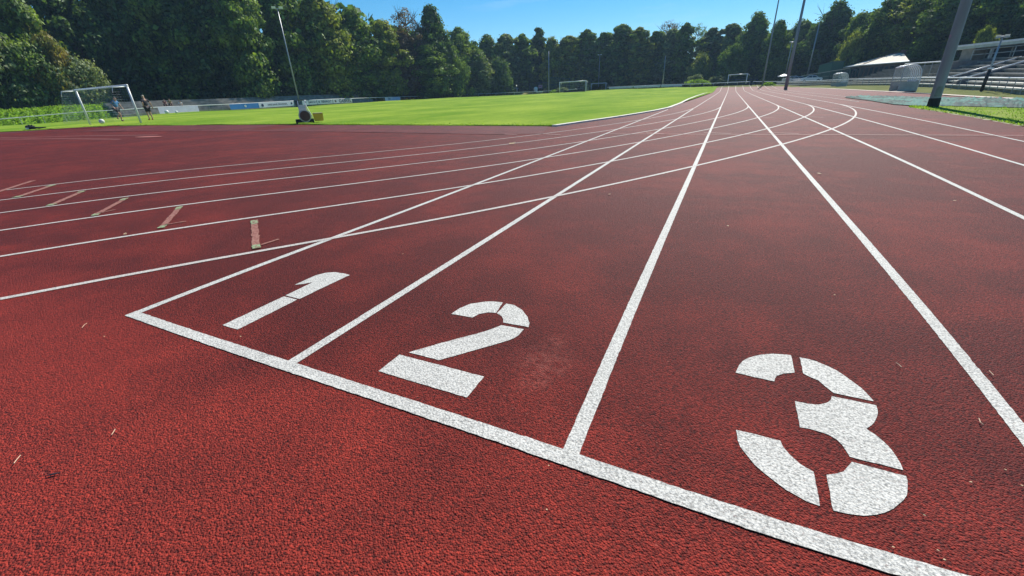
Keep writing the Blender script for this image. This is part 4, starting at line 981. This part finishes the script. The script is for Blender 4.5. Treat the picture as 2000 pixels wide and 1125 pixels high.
# dugouts
def plexi():
    m, nt, b, N, L = nodes('cloudy acrylic'); b.inputs['Base Color'].default_value = (.82, .86, .80, 1); b.inputs['Roughness'].default_value = .25
    b.inputs['Alpha'].default_value = .24; return m
M_PLEX = plexi()
def dugout(px, py, r, W, H, D, rz, label, m):
    t = thing('team_dugout', V(P(px, py, r)), label, 'dugout', 'team dugouts before the grandstand', rz); t['label'] = label
    # local: opening towards -X, length along Y, nearest end at y=0
    prof = [(D, -.1), (D*1.02, H*.35), (D*1.0, H*.62), (D*.92, H*.80), (D*.74, H*.94), (D*.5, H), (D*.25, H*.985), (.02*D, H*.93)]
    mb = MB(); n = len(prof)
    for s in range(n-1): mb.poly([(prof[s][0], 0, prof[s][1]), (prof[s][0], W, prof[s][1]), (prof[s+1][0], W, prof[s+1][1]), (prof[s+1][0], 0, prof[s+1][1])])
    mb.build('canopy', M_PLEX, t, smooth=True)
    for y in np.linspace(0, W, 6): MB().tube([(x, y, z) for x, z in prof], .035, 6).build('rib', M_WHITE, t, smooth=True)
    MB().tube([(.02*D, 0, H*.93), (.02*D, W, H*.93)], .05, 6).build('front_beam', M_WHITE, t)
    for y in (0, W):
        MB().poly([(0, y, H*.42)]+[(x, y, z) for x, z in [(D, H*.42)]+prof[2:]]).build('end_pane', M_PLEX, t)
        MB().box(.0, D, y-.02, y+.02, 0, H*.36).build('end_panel', m, t)
        MB().tube([(0.02*D, y, -.1), (0.02*D, y, H*.93)], .035, 6).build('front_post', M_STEEL, t)
    MB().box(D-.06, D-.02, .03, W-.03, 0, H*.40).build('back_panel', m, t)
    MB().box(D*.45, D*.9, .1, W-.1, .40, .46).build('bench', M_WHITE, t)
    for y in np.linspace(.5, W-.5, 5): MB().box(D*.5, D*.86, y-.22, y+.22, .464, .52).box(D*.84, D*.9, y-.22, y+.22, .524, .95).build('seat_shell', mat('pale blue shell', (.35, .42, .48), .4), t)
    MB().box(.1, D, .04, W-.04, -.1, .03).build('floor', M_CONCD, t)
dugout(1752, 178.5, 56, 3.6, 2.2, 1.35, R(-4), 'larger curved clear dugout just left of the big grey mast', mat('grey green panel', (.40, .40, .35), .6, .15))
dugout(1632, 172, 97, 3.4, 2.35, 1.5, R(4), 'smaller looking curved clear dugout below the hipped roof', mat('grey green panel', (.40, .40, .35), .6, .15))

# leaf fragments on the rubber
LG = 'leaf fragments scattered on the track'
rnd = random.Random(11)
M_LF = mat('dry leaf', (.55, .38, .22), .7, .3, 30); M_STRAW = mat('straw', (.60, .42, .28), .7)
for (px, py, s) in ((1072, 909, 9), (1744, 1068, 9), (1845, 1093, 8), (1896, 941, 9), (1964, 917, 9), (1805, 1006, 6), (1832, 1075, 8), (204, 657, 11), (787, 496, 9), (470, 657, 9), (1600, 340, 20), (1864, 392, 10), (1996, 948, 8), (1068, 995, 7), (1190, 380, 20), (245, 457, 22), (1422, 441, 12), (1001, 281, 45), (1630, 576, 8)):
    g = G(px, py, .008); mb = MB(); k = s*.00062*np.linalg.norm(g-CAM)/1.8; k = max(k*.6, .003); a = rnd.uniform(0, 6.28)
    pts = [(math.cos(a+q)*k*rnd.uniform(.6, 1.2), math.sin(a+q)*k*rnd.uniform(.4, .8), rnd.uniform(0, .5)*k) for q in (0, 1.2, 2.4, 3.6, 4.9)]
    mb.poly(pts); mb.poly([(x, y, z-.001) for x, y, z in pts][::-1]); o = mb.build('leaf_fragment', M_LF, None); o.location = V(g); tag(o, 'tiny pale leaf fragment lying on the red rubber', 'leaf', LG)
for pts, lab in ((((1750, 708), (1756, 712), (1761, 717)), 'thin straw lying right of the top of the figure 3'), (((1912, 817), (1915, 825), (1921, 829)), 'small curved straw left of the right hand lane line'), (((1932, 724), (1937, 729), (1941, 733)), 'thin straw beside the right hand lane line'), (((27, 905), (33, 897), (40, 889)), 'pale grass stalk on the rubber at the lower left edge'), (((218, 849), (222, 843), (225, 838)), 'short pale grass stalk in front of the start line corner'), (((160, 640), (165, 634), (170, 631)), 'short straw left of the start line corner')):
    g = [G(x, y, .009) for x, y in pts]; o = g[0]; tag(MB().tube([p-o for p in g], .0012, 5).build('straw', M_STRAW, None), lab, 'straw').location = V(o)
g = [G(x, y, .006) for x, y in ((90, 929), (103, 926), (118, 923))]; o = g[0]; tag(MB().tube([p-o for p in g], [.001, .003, .001], 6).build('twig', M_DARK, None), 'dark twig lying on the rubber near the lower left edge', 'twig').location = V(o)
# ------------------------------------------------------------------ trees
def crown_mesh(name, seed, Hh, Rr, kind, ncl, per, leaf, zb=.12, inner=900):
    g = np.random.default_rng(seed)
    ph = g.uniform(0, 6.28, 4)
    def env(t, a):
        if kind == 'broad': e = np.sin(np.pi*np.clip(t, 0, 1)**.85)**.55
        elif kind == 'tall': e = np.minimum(1, (1-t)*3.6)**.6*np.minimum(1, .55+t*2.2)*.9
        elif kind == 'wall': e = np.minimum(1, (1-t)*1.9)**.75*np.minimum(1, .66+t*1.1)*(.86+.14*np.cos(t*9+ph[3]))
        else: e = np.sqrt(np.clip(1-t**2, 0, 1))
        return e*(1+.16*np.cos(2*a+ph[0])+.12*np.cos(3*a+ph[1]+t*3)+.08*np.cos(5*a+ph[2]))
    t = g.uniform(0, 1, ncl)**.9; a = g.uniform(0, 2*np.pi, ncl)
    rad = env(t, a)*Rr*g.uniform(.45, .95, ncl); z = (zb+(1-zb)*t)*Hh*.95
    rc = Rr*g.uniform(.12, .33, ncl)*(.75 if kind == 'tall' else 1)
    cx, cy = rad*np.cos(a), rad*np.sin(a)
    n = ncl*per; ci = np.repeat(np.arange(ncl), per)
    d = g.normal(0, 1, (n, 3)); d[:, 2] += .35; d /= np.linalg.norm(d, axis=1)[:, None]
    rr = rc[ci]*(g.uniform(.25, 1.12, n)**.45)*np.where(g.random(n) < .14, g.uniform(1.0, 1.6, n), 1.0)
    # droop and raggedness
    p = np.stack([cx[ci]+d[:, 0]*rr, cy[ci]+d[:, 1]*rr, z[ci]+d[:, 2]*rr*.75], 1)
    nr = d+g.normal(0, .5, (n, 3)); nr[:, 2] += .25
    s = leaf*g.uniform(.55, 1.35, n)
    # inner blockers
    ti = g.uniform(0, .93, inner); ai = g.uniform(0, 6.28, inner); ri = env(ti, ai)*Rr*g.uniform(0, .62, inner)
    p = np.vstack([p, np.stack([ri*np.cos(ai), ri*np.sin(ai), (zb+(1-zb)*ti)*Hh*.93], 1)])
    nr = np.vstack([nr, g.normal(0, 1, (inner, 3))]); s = np.concatenate([s, leaf*g.uniform(1.6, 2.6, inner)]); n = len(p)
    nr /= np.linalg.norm(nr, axis=1)[:, None]
    u = np.cross(nr, g.normal(0, 1, (n, 3))); u /= np.linalg.norm(u, axis=1)[:, None]; v = np.cross(nr, u)
    u *= s[:, None]*.5; v *= s[:, None]*.36
    bend = nr*(s*.12)[:, None]
    q = np.stack([p-u, p-v*1.0+bend, p+u, p+v+bend], 1).reshape(-1, 3); q[:, 2] = np.maximum(q[:, 2], .02)
    me = bpy.data.meshes.new(name); me.vertices.add(len(q)); me.vertices.foreach_set('co', q.ravel())
    me.loops.add(n*4); me.loops.foreach_set('vertex_index', np.arange(n*4, dtype=np.int32))
    me.polygons.add(n); me.polygons.foreach_set('loop_start', np.arange(0, n*4, 4, dtype=np.int32)); me.polygons.foreach_set('loop_total', np.full(n, 4, dtype=np.int32))
    me.update(); me.materials.append(LEAF['green']); return me
def trunk_mesh(name, seed, Hh, Rr, frac=.8, limbs=9, r=.32):
    rnd = random.Random(seed); mb = MB()
    k = 7; pts = [(rnd.gauss(0, .15)*i/k, rnd.gauss(0, .15)*i/k, Hh*frac*i/k) for i in range(k+1)]; pts[0] = (0, 0, -.6)
    mb.tube(pts, [r*(1.35 if i == 0 else 1-.8*i/k) for i in range(k+1)], 8)
    for j in range(limbs):
        i = rnd.randint(2, k-1); b = Vector(pts[i]); a = rnd.uniform(0, 6.28); L0 = Rr*rnd.uniform(.5, .95)
        e = b+Vector((math.cos(a)*L0, math.sin(a)*L0, L0*rnd.uniform(.5, 1.1))); m = (b+e)/2+Vector((0, 0, -.15*L0+rnd.gauss(0, .2)))
        mb.tube([b, m, e], [r*.42, r*.27, r*.08], 6)
        for _ in range(3):
            e2 = m.lerp(e, rnd.random())+Vector((rnd.gauss(0, .3), rnd.gauss(0, .3), rnd.uniform(.2, .6)))*L0*.6; mb.tube([m.lerp(e, .3), e2], [r*.14, r*.03], 4)
    me = bpy.data.meshes.new(name); me.from_pydata(mb.v, [], mb.f); me.materials.append(M_BARK); return me
CR = {'wall': [crown_mesh('crown', 10+i, 20, 6, 'wall', 130, 190, .56, .04, 1600) for i in range(3)],
      'broad': [crown_mesh('crown', 20+i, 20, 6, 'broad', 120, 190, .54, .16, 1000) for i in range(3)],
      'tall': [crown_mesh('crown', 30+i, 20, 4, 'tall', 120, 150, .52, .06, 1100) for i in range(3)],
      'bush': [crown_mesh('crown', 40+i, 8, 6, 'bush', 95, 210, .40, .02, 700) for i in range(2)],
      'thin': [crown_mesh('crown', 50, 20, 5, 'broad', 52, 70, .34, .45, 10)]}
TR = {'wall': [trunk_mesh('trunk', 1, 20, 6), trunk_mesh('trunk', 2, 20, 6)], 'broad': [trunk_mesh('trunk', 3, 20, 6), trunk_mesh('trunk', 4, 20, 6)],
      'tall': [trunk_mesh('trunk', 5, 20, 3.2, .9, 12, .26)], 'bush': [trunk_mesh('trunk', 6, 8, 5, .6, 8, .2)], 'thin': [trunk_mesh('trunk', 7, 20, 5, .95, 26, .3)]}
DIM = {'wall': (20, 6), 'broad': (20, 6), 'tall': (20, 4), 'bush': (8, 6), 'thin': (20, 5)}
cnt = {}
TREES = [
 # px, top y, range, width px, kind, tint, name, label
 (-70, -40, 112, 150, 'wall', 'dark', 'tree', 'dark tree cut off by the left edge of the photo'),
 (30, -55, 118, 130, 'wall', 'dark', 'tree', 'tall dark tree rising directly behind the leftmost green bush'),
 (112, -70, 112, 110, 'wall', 'green', 'tree', 'tree with a visible leaning trunk above the golden leaved small tree'),
 (200, -65, 120, 120, 'wall', 'dark', 'tree', 'very dark tree standing behind the crossbar of the near goal'),
 (285, -60, 122, 115, 'wall', 'dark', 'tree', 'dark tree behind the person in the black shirt'),
 (365, -75, 122, 115, 'wall', 'green', 'tree', 'tall tree behind the plain lavender board with faint green highlights'),
 (440, -70, 120, 110, 'wall', 'dark', 'tree', 'dark tree behind the blue advertising board'),
 (508, -80, 116, 100, 'wall', 'green', 'tree', 'tree with bright leaf clusters just left of the left floodlight mast'),
 (585, -60, 124, 110, 'wall', 'green', 'tree', 'tree with sunlit upper leaves directly right of the left floodlight mast'),
 (655, -22, 126, 100, 'wall', 'olive', 'tree', 'light green tree whose top slopes down where the sky begins'),
 (715, 18, 130, 90, 'wall', 'green', 'tree', 'green tree with a sunlit edge, second from the start of the sky'),
 (765, 36, 134, 75, 'wall', 'olive', 'tree', 'pale topped tree left of the half bare reddish tree'),
 (812, 14, 140, 70, 'thin', 'russet', 'bare_tree', 'half bare tree with thin reddish twigs standing against the sky'),
 (800, 62, 138, 70, 'wall', 'russet', 'tree', 'brownish tree below the half bare twigs'),
 (856, 10, 144, 74, 'wall', 'dark', 'tree', 'tall rounded tree right of the half bare reddish tree'),
 (842, 84, 138, 80, 'wall', 'green', 'tree', 'lower green tree behind the second floodlight mast'),
 (886, 95, 146, 56, 'bush', 'green', 'tree', 'drooping light green tree at the left foot of the rounded tall tree'),
 (905, 52, 160, 64, 'broad', 'green', 'tree', 'small domed tree left of the dip in the skyline'),
 (935, 98, 158, 62, 'wall', 'pale', 'tree', 'low silvery green tree above the white bench shelter'),
 (958, 68, 170, 60, 'wall', 'green', 'tree', 'mid green tree behind the silvery green tree'),
 (975, 118, 162, 50, 'bush', 'dark', 'tree', 'low dark bushy tree above the low small goal'),
 (994, 62, 174, 46, 'tall', 'pale', 'tree', 'narrow tree left of the pointed dark conifer'),
 (1024, 62, 178, 40, 'tall', 'green', 'tree', 'narrow tree above the grey wire mesh fence'),
 (1052, 50, 186, 36, 'tall', 'dark', 'conifer', 'pointed dark conifer standing above its neighbours in the far tree line'),
 (1078, 70, 178, 44, 'wall', 'olive', 'tree', 'lower green tree just right of the pointed conifer, behind the plain mast'),
 (1112, 66, 180, 46, 'tall', 'olive', 'tree', 'slender tree above the middle sized far goal'),
 (1145, 54, 182, 42, 'tall', 'green', 'tree', 'slender tree left of the short two headed floodlight'),
 (1178, 60, 182, 44, 'tall', 'green', 'tree', 'slender tree right behind the short two headed floodlight'),
 (1208, 44, 178, 46, 'tall', 'green', 'tree', 'tall slender tree third left from the sky gap with a ragged top'),
 (1243, 50, 178, 46, 'tall', 'olive', 'tree', 'tall slender tree with sunlit streaks down its left side'),
 (1275, 58, 180, 42, 'tall', 'green', 'tree', 'slender tree left of the faint thin mast'),
 (1303, 54, 176, 38, 'tall', 'pale', 'tree', 'greyish slender tree behind the faint thin mast'),
 (1329, 42, 172, 36, 'tall', 'green', 'tree', 'tree forming the left side of the narrow sky gap'),
 (1376, 52, 174, 46, 'tall', 'pale', 'tree', 'loose leaved tree forming the right side of the sky gap'),
 (1366, 108, 164, 44, 'bush', 'olive', 'tree', 'bright low tree at the foot of the sky gap'),
 (1412, 44, 172, 44, 'tall', 'pale', 'tree', 'airy tree with a spreading top right of the sky gap'),
 (1424, 92, 160, 52, 'bush', 'green', 'tree', 'leafy low tree above the far goal with the thick crossbar'),
 (1458, 26, 168, 66, 'wall', 'green', 'tree', 'tallest dense tree left of the two tall dark masts'),
 (1502, 42, 160, 56, 'wall', 'green', 'tree', 'dense tree behind the tall mast by the bright weeds'),
 (1545, 38, 172, 62, 'wall', 'green', 'tree', 'green tree behind the thick dark mast'),
 (1602, 6, 160, 84, 'wall', 'dark', 'tree', 'large round dark tree behind the slim mast'),
 (1655, 28, 150, 70, 'broad', 'green', 'tree', 'green tree left of the big trees, behind the green hut'),
 (1648, 72, 140, 52, 'bush', 'olive', 'tree', 'sunlit small tree touching the left end of the hipped roof'),
 (1705, 0, 142, 84, 'broad', 'green', 'tree', 'tall tree directly behind the hipped roof'),
 (1752, -18, 138, 90, 'broad', 'olive', 'tree', 'light green tree rising behind the chimney of the hipped roof'),
 (1812, -30, 128, 96, 'wall', 'green', 'tree', 'big leafy tree directly left of the big grey mast'),
 (1785, 45, 137, 70, 'broad', 'green', 'tree', 'rounded green tree behind the top railing of the stand'),
 (1872, -45, 124, 100, 'wall', 'dark', 'tree', 'dark tree directly behind the big grey mast'),
 (1893, 62, 110, 44, 'bush', 'olive', 'tree', 'small sunlit tree at the left end of the clubhouse'),
 (1935, -60, 122, 110, 'broad', 'green', 'tree', 'large tree rising above the left end of the clubhouse roof'),
 (2010, -70, 116, 130, 'wall', 'dark', 'tree', 'very dark tree at the right edge above the clubhouse roof'),
 (2120, -90, 100, 170, 'wall', 'dark', 'tree', 'dark tree just outside the right edge'),
 (1296, 40, 184, 46, 'thin', 'russet', 'bare_tree', 'bare twiggy tree top standing above the slender trees left of the sky gap'),
 (1352, 46, 180, 34, 'thin', 'green', 'bare_tree', 'thin bare branches reaching into the sky gap'),
 # nearer greenery at the left
 (10, 62, 107, 170, 'bush', 'pale', 'bush', 'big grey green bush in the far left corner behind the bank'),
 (100, 92, 107, 130, 'bush', 'green', 'bush', 'green bush left of the near goal, in front of the golden leaves'),
 (152, 78, 106, 80, 'bush', 'gold', 'small_tree', 'small tree with golden yellow leaves above the near goal'),
 (182, 118, 106, 90, 'bush', 'pale', 'bush', 'grey green bush hanging over the crossbar of the near goal'),
 (1400, 149, 152, 34, 'bush', 'pale', 'bush', 'pale flowering bush right of the sky gap foot'),
 (1358, 147, 153, 26, 'bush', 'pale', 'bush', 'smaller pale flowering bush directly below the sky gap'),
 (1098, 171, 157, 22, 'bush', 'pale', 'bush', 'little pale bush at the left post of the middle sized far goal'),
]
for k, (px, ty, r, wpx, kind, tint, nm, lab) in enumerate(TREES):
    yb_ = float(np.interp(px, fx, [f[1] for f in FT]))+6; b = P(px, yb_, r); zb = h(b[0], b[1])-.1
    if px > 1660 and kind != 'bush': zb += 2.5
    if lab.startswith('pale flow') or lab.startswith('smaller pale') or lab.startswith('little pale'): zb = P(px, {1400: 162, 1358: 163, 1098: 180}[px], r)[2]
    if nm in ('bush', 'small_tree') and px < 200: zb = P(px, float(np.interp(px, [0, 80, 240], [222, 217, 208])), r)[2]-.8
    H_ = P(px, ty, r)[2]-zb; off = math.atan2(b[0]-CAM[0], b[1]-CAM[1])+.4638
    depth = r*math.cos(off)**1.6*.93; W_ = wpx/F*depth*(1.4 if kind == 'tall' else 1.2)
    i = cnt.get(kind, 0); cnt[kind] = i+1; D = DIM[kind]
    t = thing(nm, (b[0], b[1], zb), lab, 'bush' if nm == 'bush' else 'tree', 'pale bushes at the far end' if lab.find('pale flowering') >= 0 else ('trees round the sports ground' if nm != 'bush' else 'bushes at the far left'), random.uniform(0, 6.28))
    mtk = TR[kind][i % len(TR[kind])]; mck = CR[kind][i % len(CR[kind])]
    for nme, me in (('trunk', mtk), ('crown', mck)):
        o = bpy.data.objects.new(nme, me); C.objects.link(o); o.parent = t; o.scale = (W_/(2*D[1]), W_/(2*D[1]), H_/D[0])
        if nme == 'crown': o.material_slots[0].link = 'OBJECT'; o.material_slots[0].material = LEAF[tint]
# the wood behind, a single dark mass of foliage and stems
def wood():
    g = np.random.default_rng(99); sx = [-160, 0, 300, 690, 760, 800, 880, 940, 1000, 1100, 1200, 1335, 1342, 1360, 1366, 1400, 1450, 1500, 1600, 1700, 1800, 2000, 2200]
    sy = [-40, -40, -40, 10, 50, 60, 80, 92, 88, 86, 78, 72, 140, 140, 84, 75, 60, 70, 45, 25, 0, -30, -40]
    sr = [128, 132, 134, 138, 146, 152, 166, 180, 192, 194, 192, 186, 186, 186, 186, 182, 178, 176, 166, 152, 142, 130, 118]
    V_, n = [], 0
    px = np.concatenate([g.uniform(-160, 2200, 26000), g.uniform(740, 1600, 26000)]); yt = np.interp(px, sx, sy); rr = np.interp(px, sx, sr)
    for x, y, r in zip(px, yt, rr):
        yb_ = float(np.interp(x, fx, [f[1] for f in FT]))+4; u = g.random()**1.05; p = P(x, yb_+2+(y-yb_)*u, r+g.uniform(0, 10)); V_.append(p)
    p = np.array(V_); n = len(p); nr = g.normal(0, 1, (n, 3)); nr /= np.linalg.norm(nr, axis=1)[:, None]
    u = np.cross(nr, g.normal(0, 1, (n, 3))); u /= np.linalg.norm(u, axis=1)[:, None]; v = np.cross(nr, u); s = g.uniform(1.0, 2.5, n)[:, None]
    q = np.stack([p-u*s*.5, p-v*s*.4, p+u*s*.5, p+v*s*.4], 1).reshape(-1, 3)
    me = bpy.data.meshes.new('woodland'); me.from_pydata(q.tolist(), [], [tuple(range(i*4, i*4+4)) for i in range(n)]); me.materials.append(LEAF['dark'])
    o = bpy.data.objects.new('woodland', me); C.objects.link(o); tag(o, 'dark dense wood filling the gaps behind the front row of trees', 'wood', kind='stuff')
wood()
# bright weeds at the far mast
def weeds(x0, x1, yt, yb_, r, m, n, lab, seed):
    rnd = random.Random(seed); mb = MB()
    for _ in range(n):
        x = rnd.uniform(x0, x1); q = (x-x0)/(x1-x0); top = yb_+(yt-yb_)*(.35+.65*math.sin(math.pi*min(.98, max(.05, q))))*rnd.random(); p = P(x, top, r+rnd.uniform(-1.5, 1.5)); s = rnd.uniform(.12, .4); a = rnd.uniform(0, 6.28)
        d = np.array([math.cos(a)*s, math.sin(a)*s, rnd.gauss(0, .3)*s]); e = np.array([rnd.gauss(0, .4)*s, rnd.gauss(0, .4)*s, s*.8])
        mb.poly([p-d, p+e*.5, p+d, p-e*.5])
    tag(mb.build('weeds', m), lab, 'weeds', kind='stuff')
M_WEED = leaf_material('bright weeds', (.16, .26, .04), (.22, .34, .06))
weeds(1490, 1515, 160.5, 170, 126, M_WEED, 700, 'bright green weeds at the foot of the tall mast left of the pair', 1)
weeds(1338, 1388, 154.5, 165, 147, M_WEED, 900, 'bright green low growth under the pale flowering bushes', 2)
weeds(1074, 1092, 175, 182, 158, M_WEED, 250, 'pale green weeds left of the middle sized far goal', 3)
# ------------------------------------------------------------------ camera, light, sky
cd = bpy.data.cameras.new('camera'); co = bpy.data.objects.new('camera', cd); C.objects.link(co)
cd.sensor_width = 36; cd.lens = 36*F/2000; cd.clip_start = .05; cd.clip_end = 3000
r_, u_, f_ = RM
co.matrix_world = Matrix(((r_[0], u_[0], -f_[0], CAM[0]), (r_[1], u_[1], -f_[1], CAM[1]), (r_[2], u_[2], -f_[2], CAM[2]), (0, 0, 0, 1)))
scene.camera = co
SUN_AZ, SUN_EL = 5.0, 43.0          # degrees; azimuth measured from +Y towards +X
sl = bpy.data.lights.new('sun', 'SUN'); sl.energy = 5.0; sl.angle = R(.53); sl.color = (1, .95, .86)
so = bpy.data.objects.new('sun', sl); C.objects.link(so)
az, el = R(SUN_AZ), R(SUN_EL)
sd = Vector((math.sin(az)*math.cos(el), math.cos(az)*math.cos(el), math.sin(el)))
so.rotation_euler = sd.to_track_quat('Z', 'Y').to_euler()
w = bpy.data.worlds.new('World'); scene.world = w; w.use_nodes = True; nt = w.node_tree
sk = nt.nodes.new('ShaderNodeTexSky'); sk.sky_type = 'NISHITA'; sk.sun_disc = False; sk.sun_elevation = el; sk.sun_rotation = az
sk.altitude = 100; sk.air_density = 1.0; sk.dust_density = 0.0; sk.ozone_density = 5.0
bg = nt.nodes['Background']; hs = nt.nodes.new('ShaderNodeHueSaturation'); hs.inputs['Saturation'].default_value = 1.35; nt.links.new(sk.outputs[0], hs.inputs['Color']); hs.inputs['Hue'].default_value = .492
tcw = nt.nodes.new('ShaderNodeTexCoord'); mpw = nt.nodes.new('ShaderNodeMapping'); mpw.inputs['Scale'].default_value = (2.0, 2.0, 14); nt.links.new(tcw.outputs['Generated'], mpw.inputs[0])
cw = ramp(nt, noise(nt, mpw.outputs[0], 1.6, 7, .6), .60, 0.0, .85, .22)
nt.links.new(mixcol(nt, cw, hs.outputs[0], (7.5, 8.5, 9.5)), bg.inputs[0]); bg.inputs[1].default_value = .082
scene.view_settings.view_transform = 'Standard'; scene.view_settings.look = 'None'; scene.view_settings.exposure = .53; scene.view_settings.gamma = 1
scene.render.engine = 'CYCLES'
scene.cycles.max_bounces = 6; scene.cycles.transparent_max_bounces = 12

# thin summer haze that turns the far trees blue
hz = MB().box(-560, 560, -560, 620, -3, 60).build('haze', M_DARK); hz.data.materials.clear()
hm = bpy.data.materials.new('haze'); hm.use_nodes = True; hn = hm.node_tree; hn.nodes.clear()
pv = hn.nodes.new('ShaderNodeVolumePrincipled'); pv.inputs['Color'].default_value = (.45, .68, 1, 1); pv.inputs['Density'].default_value = .00028; pv.inputs['Anisotropy'].default_value = .2
ho = hn.nodes.new('ShaderNodeOutputMaterial'); hn.links.new(pv.outputs[0], ho.inputs['Volume']); hz.data.materials.append(hm)
tag(hz, 'pale blue summer haze in the air over the whole sports ground', 'haze', kind='stuff')
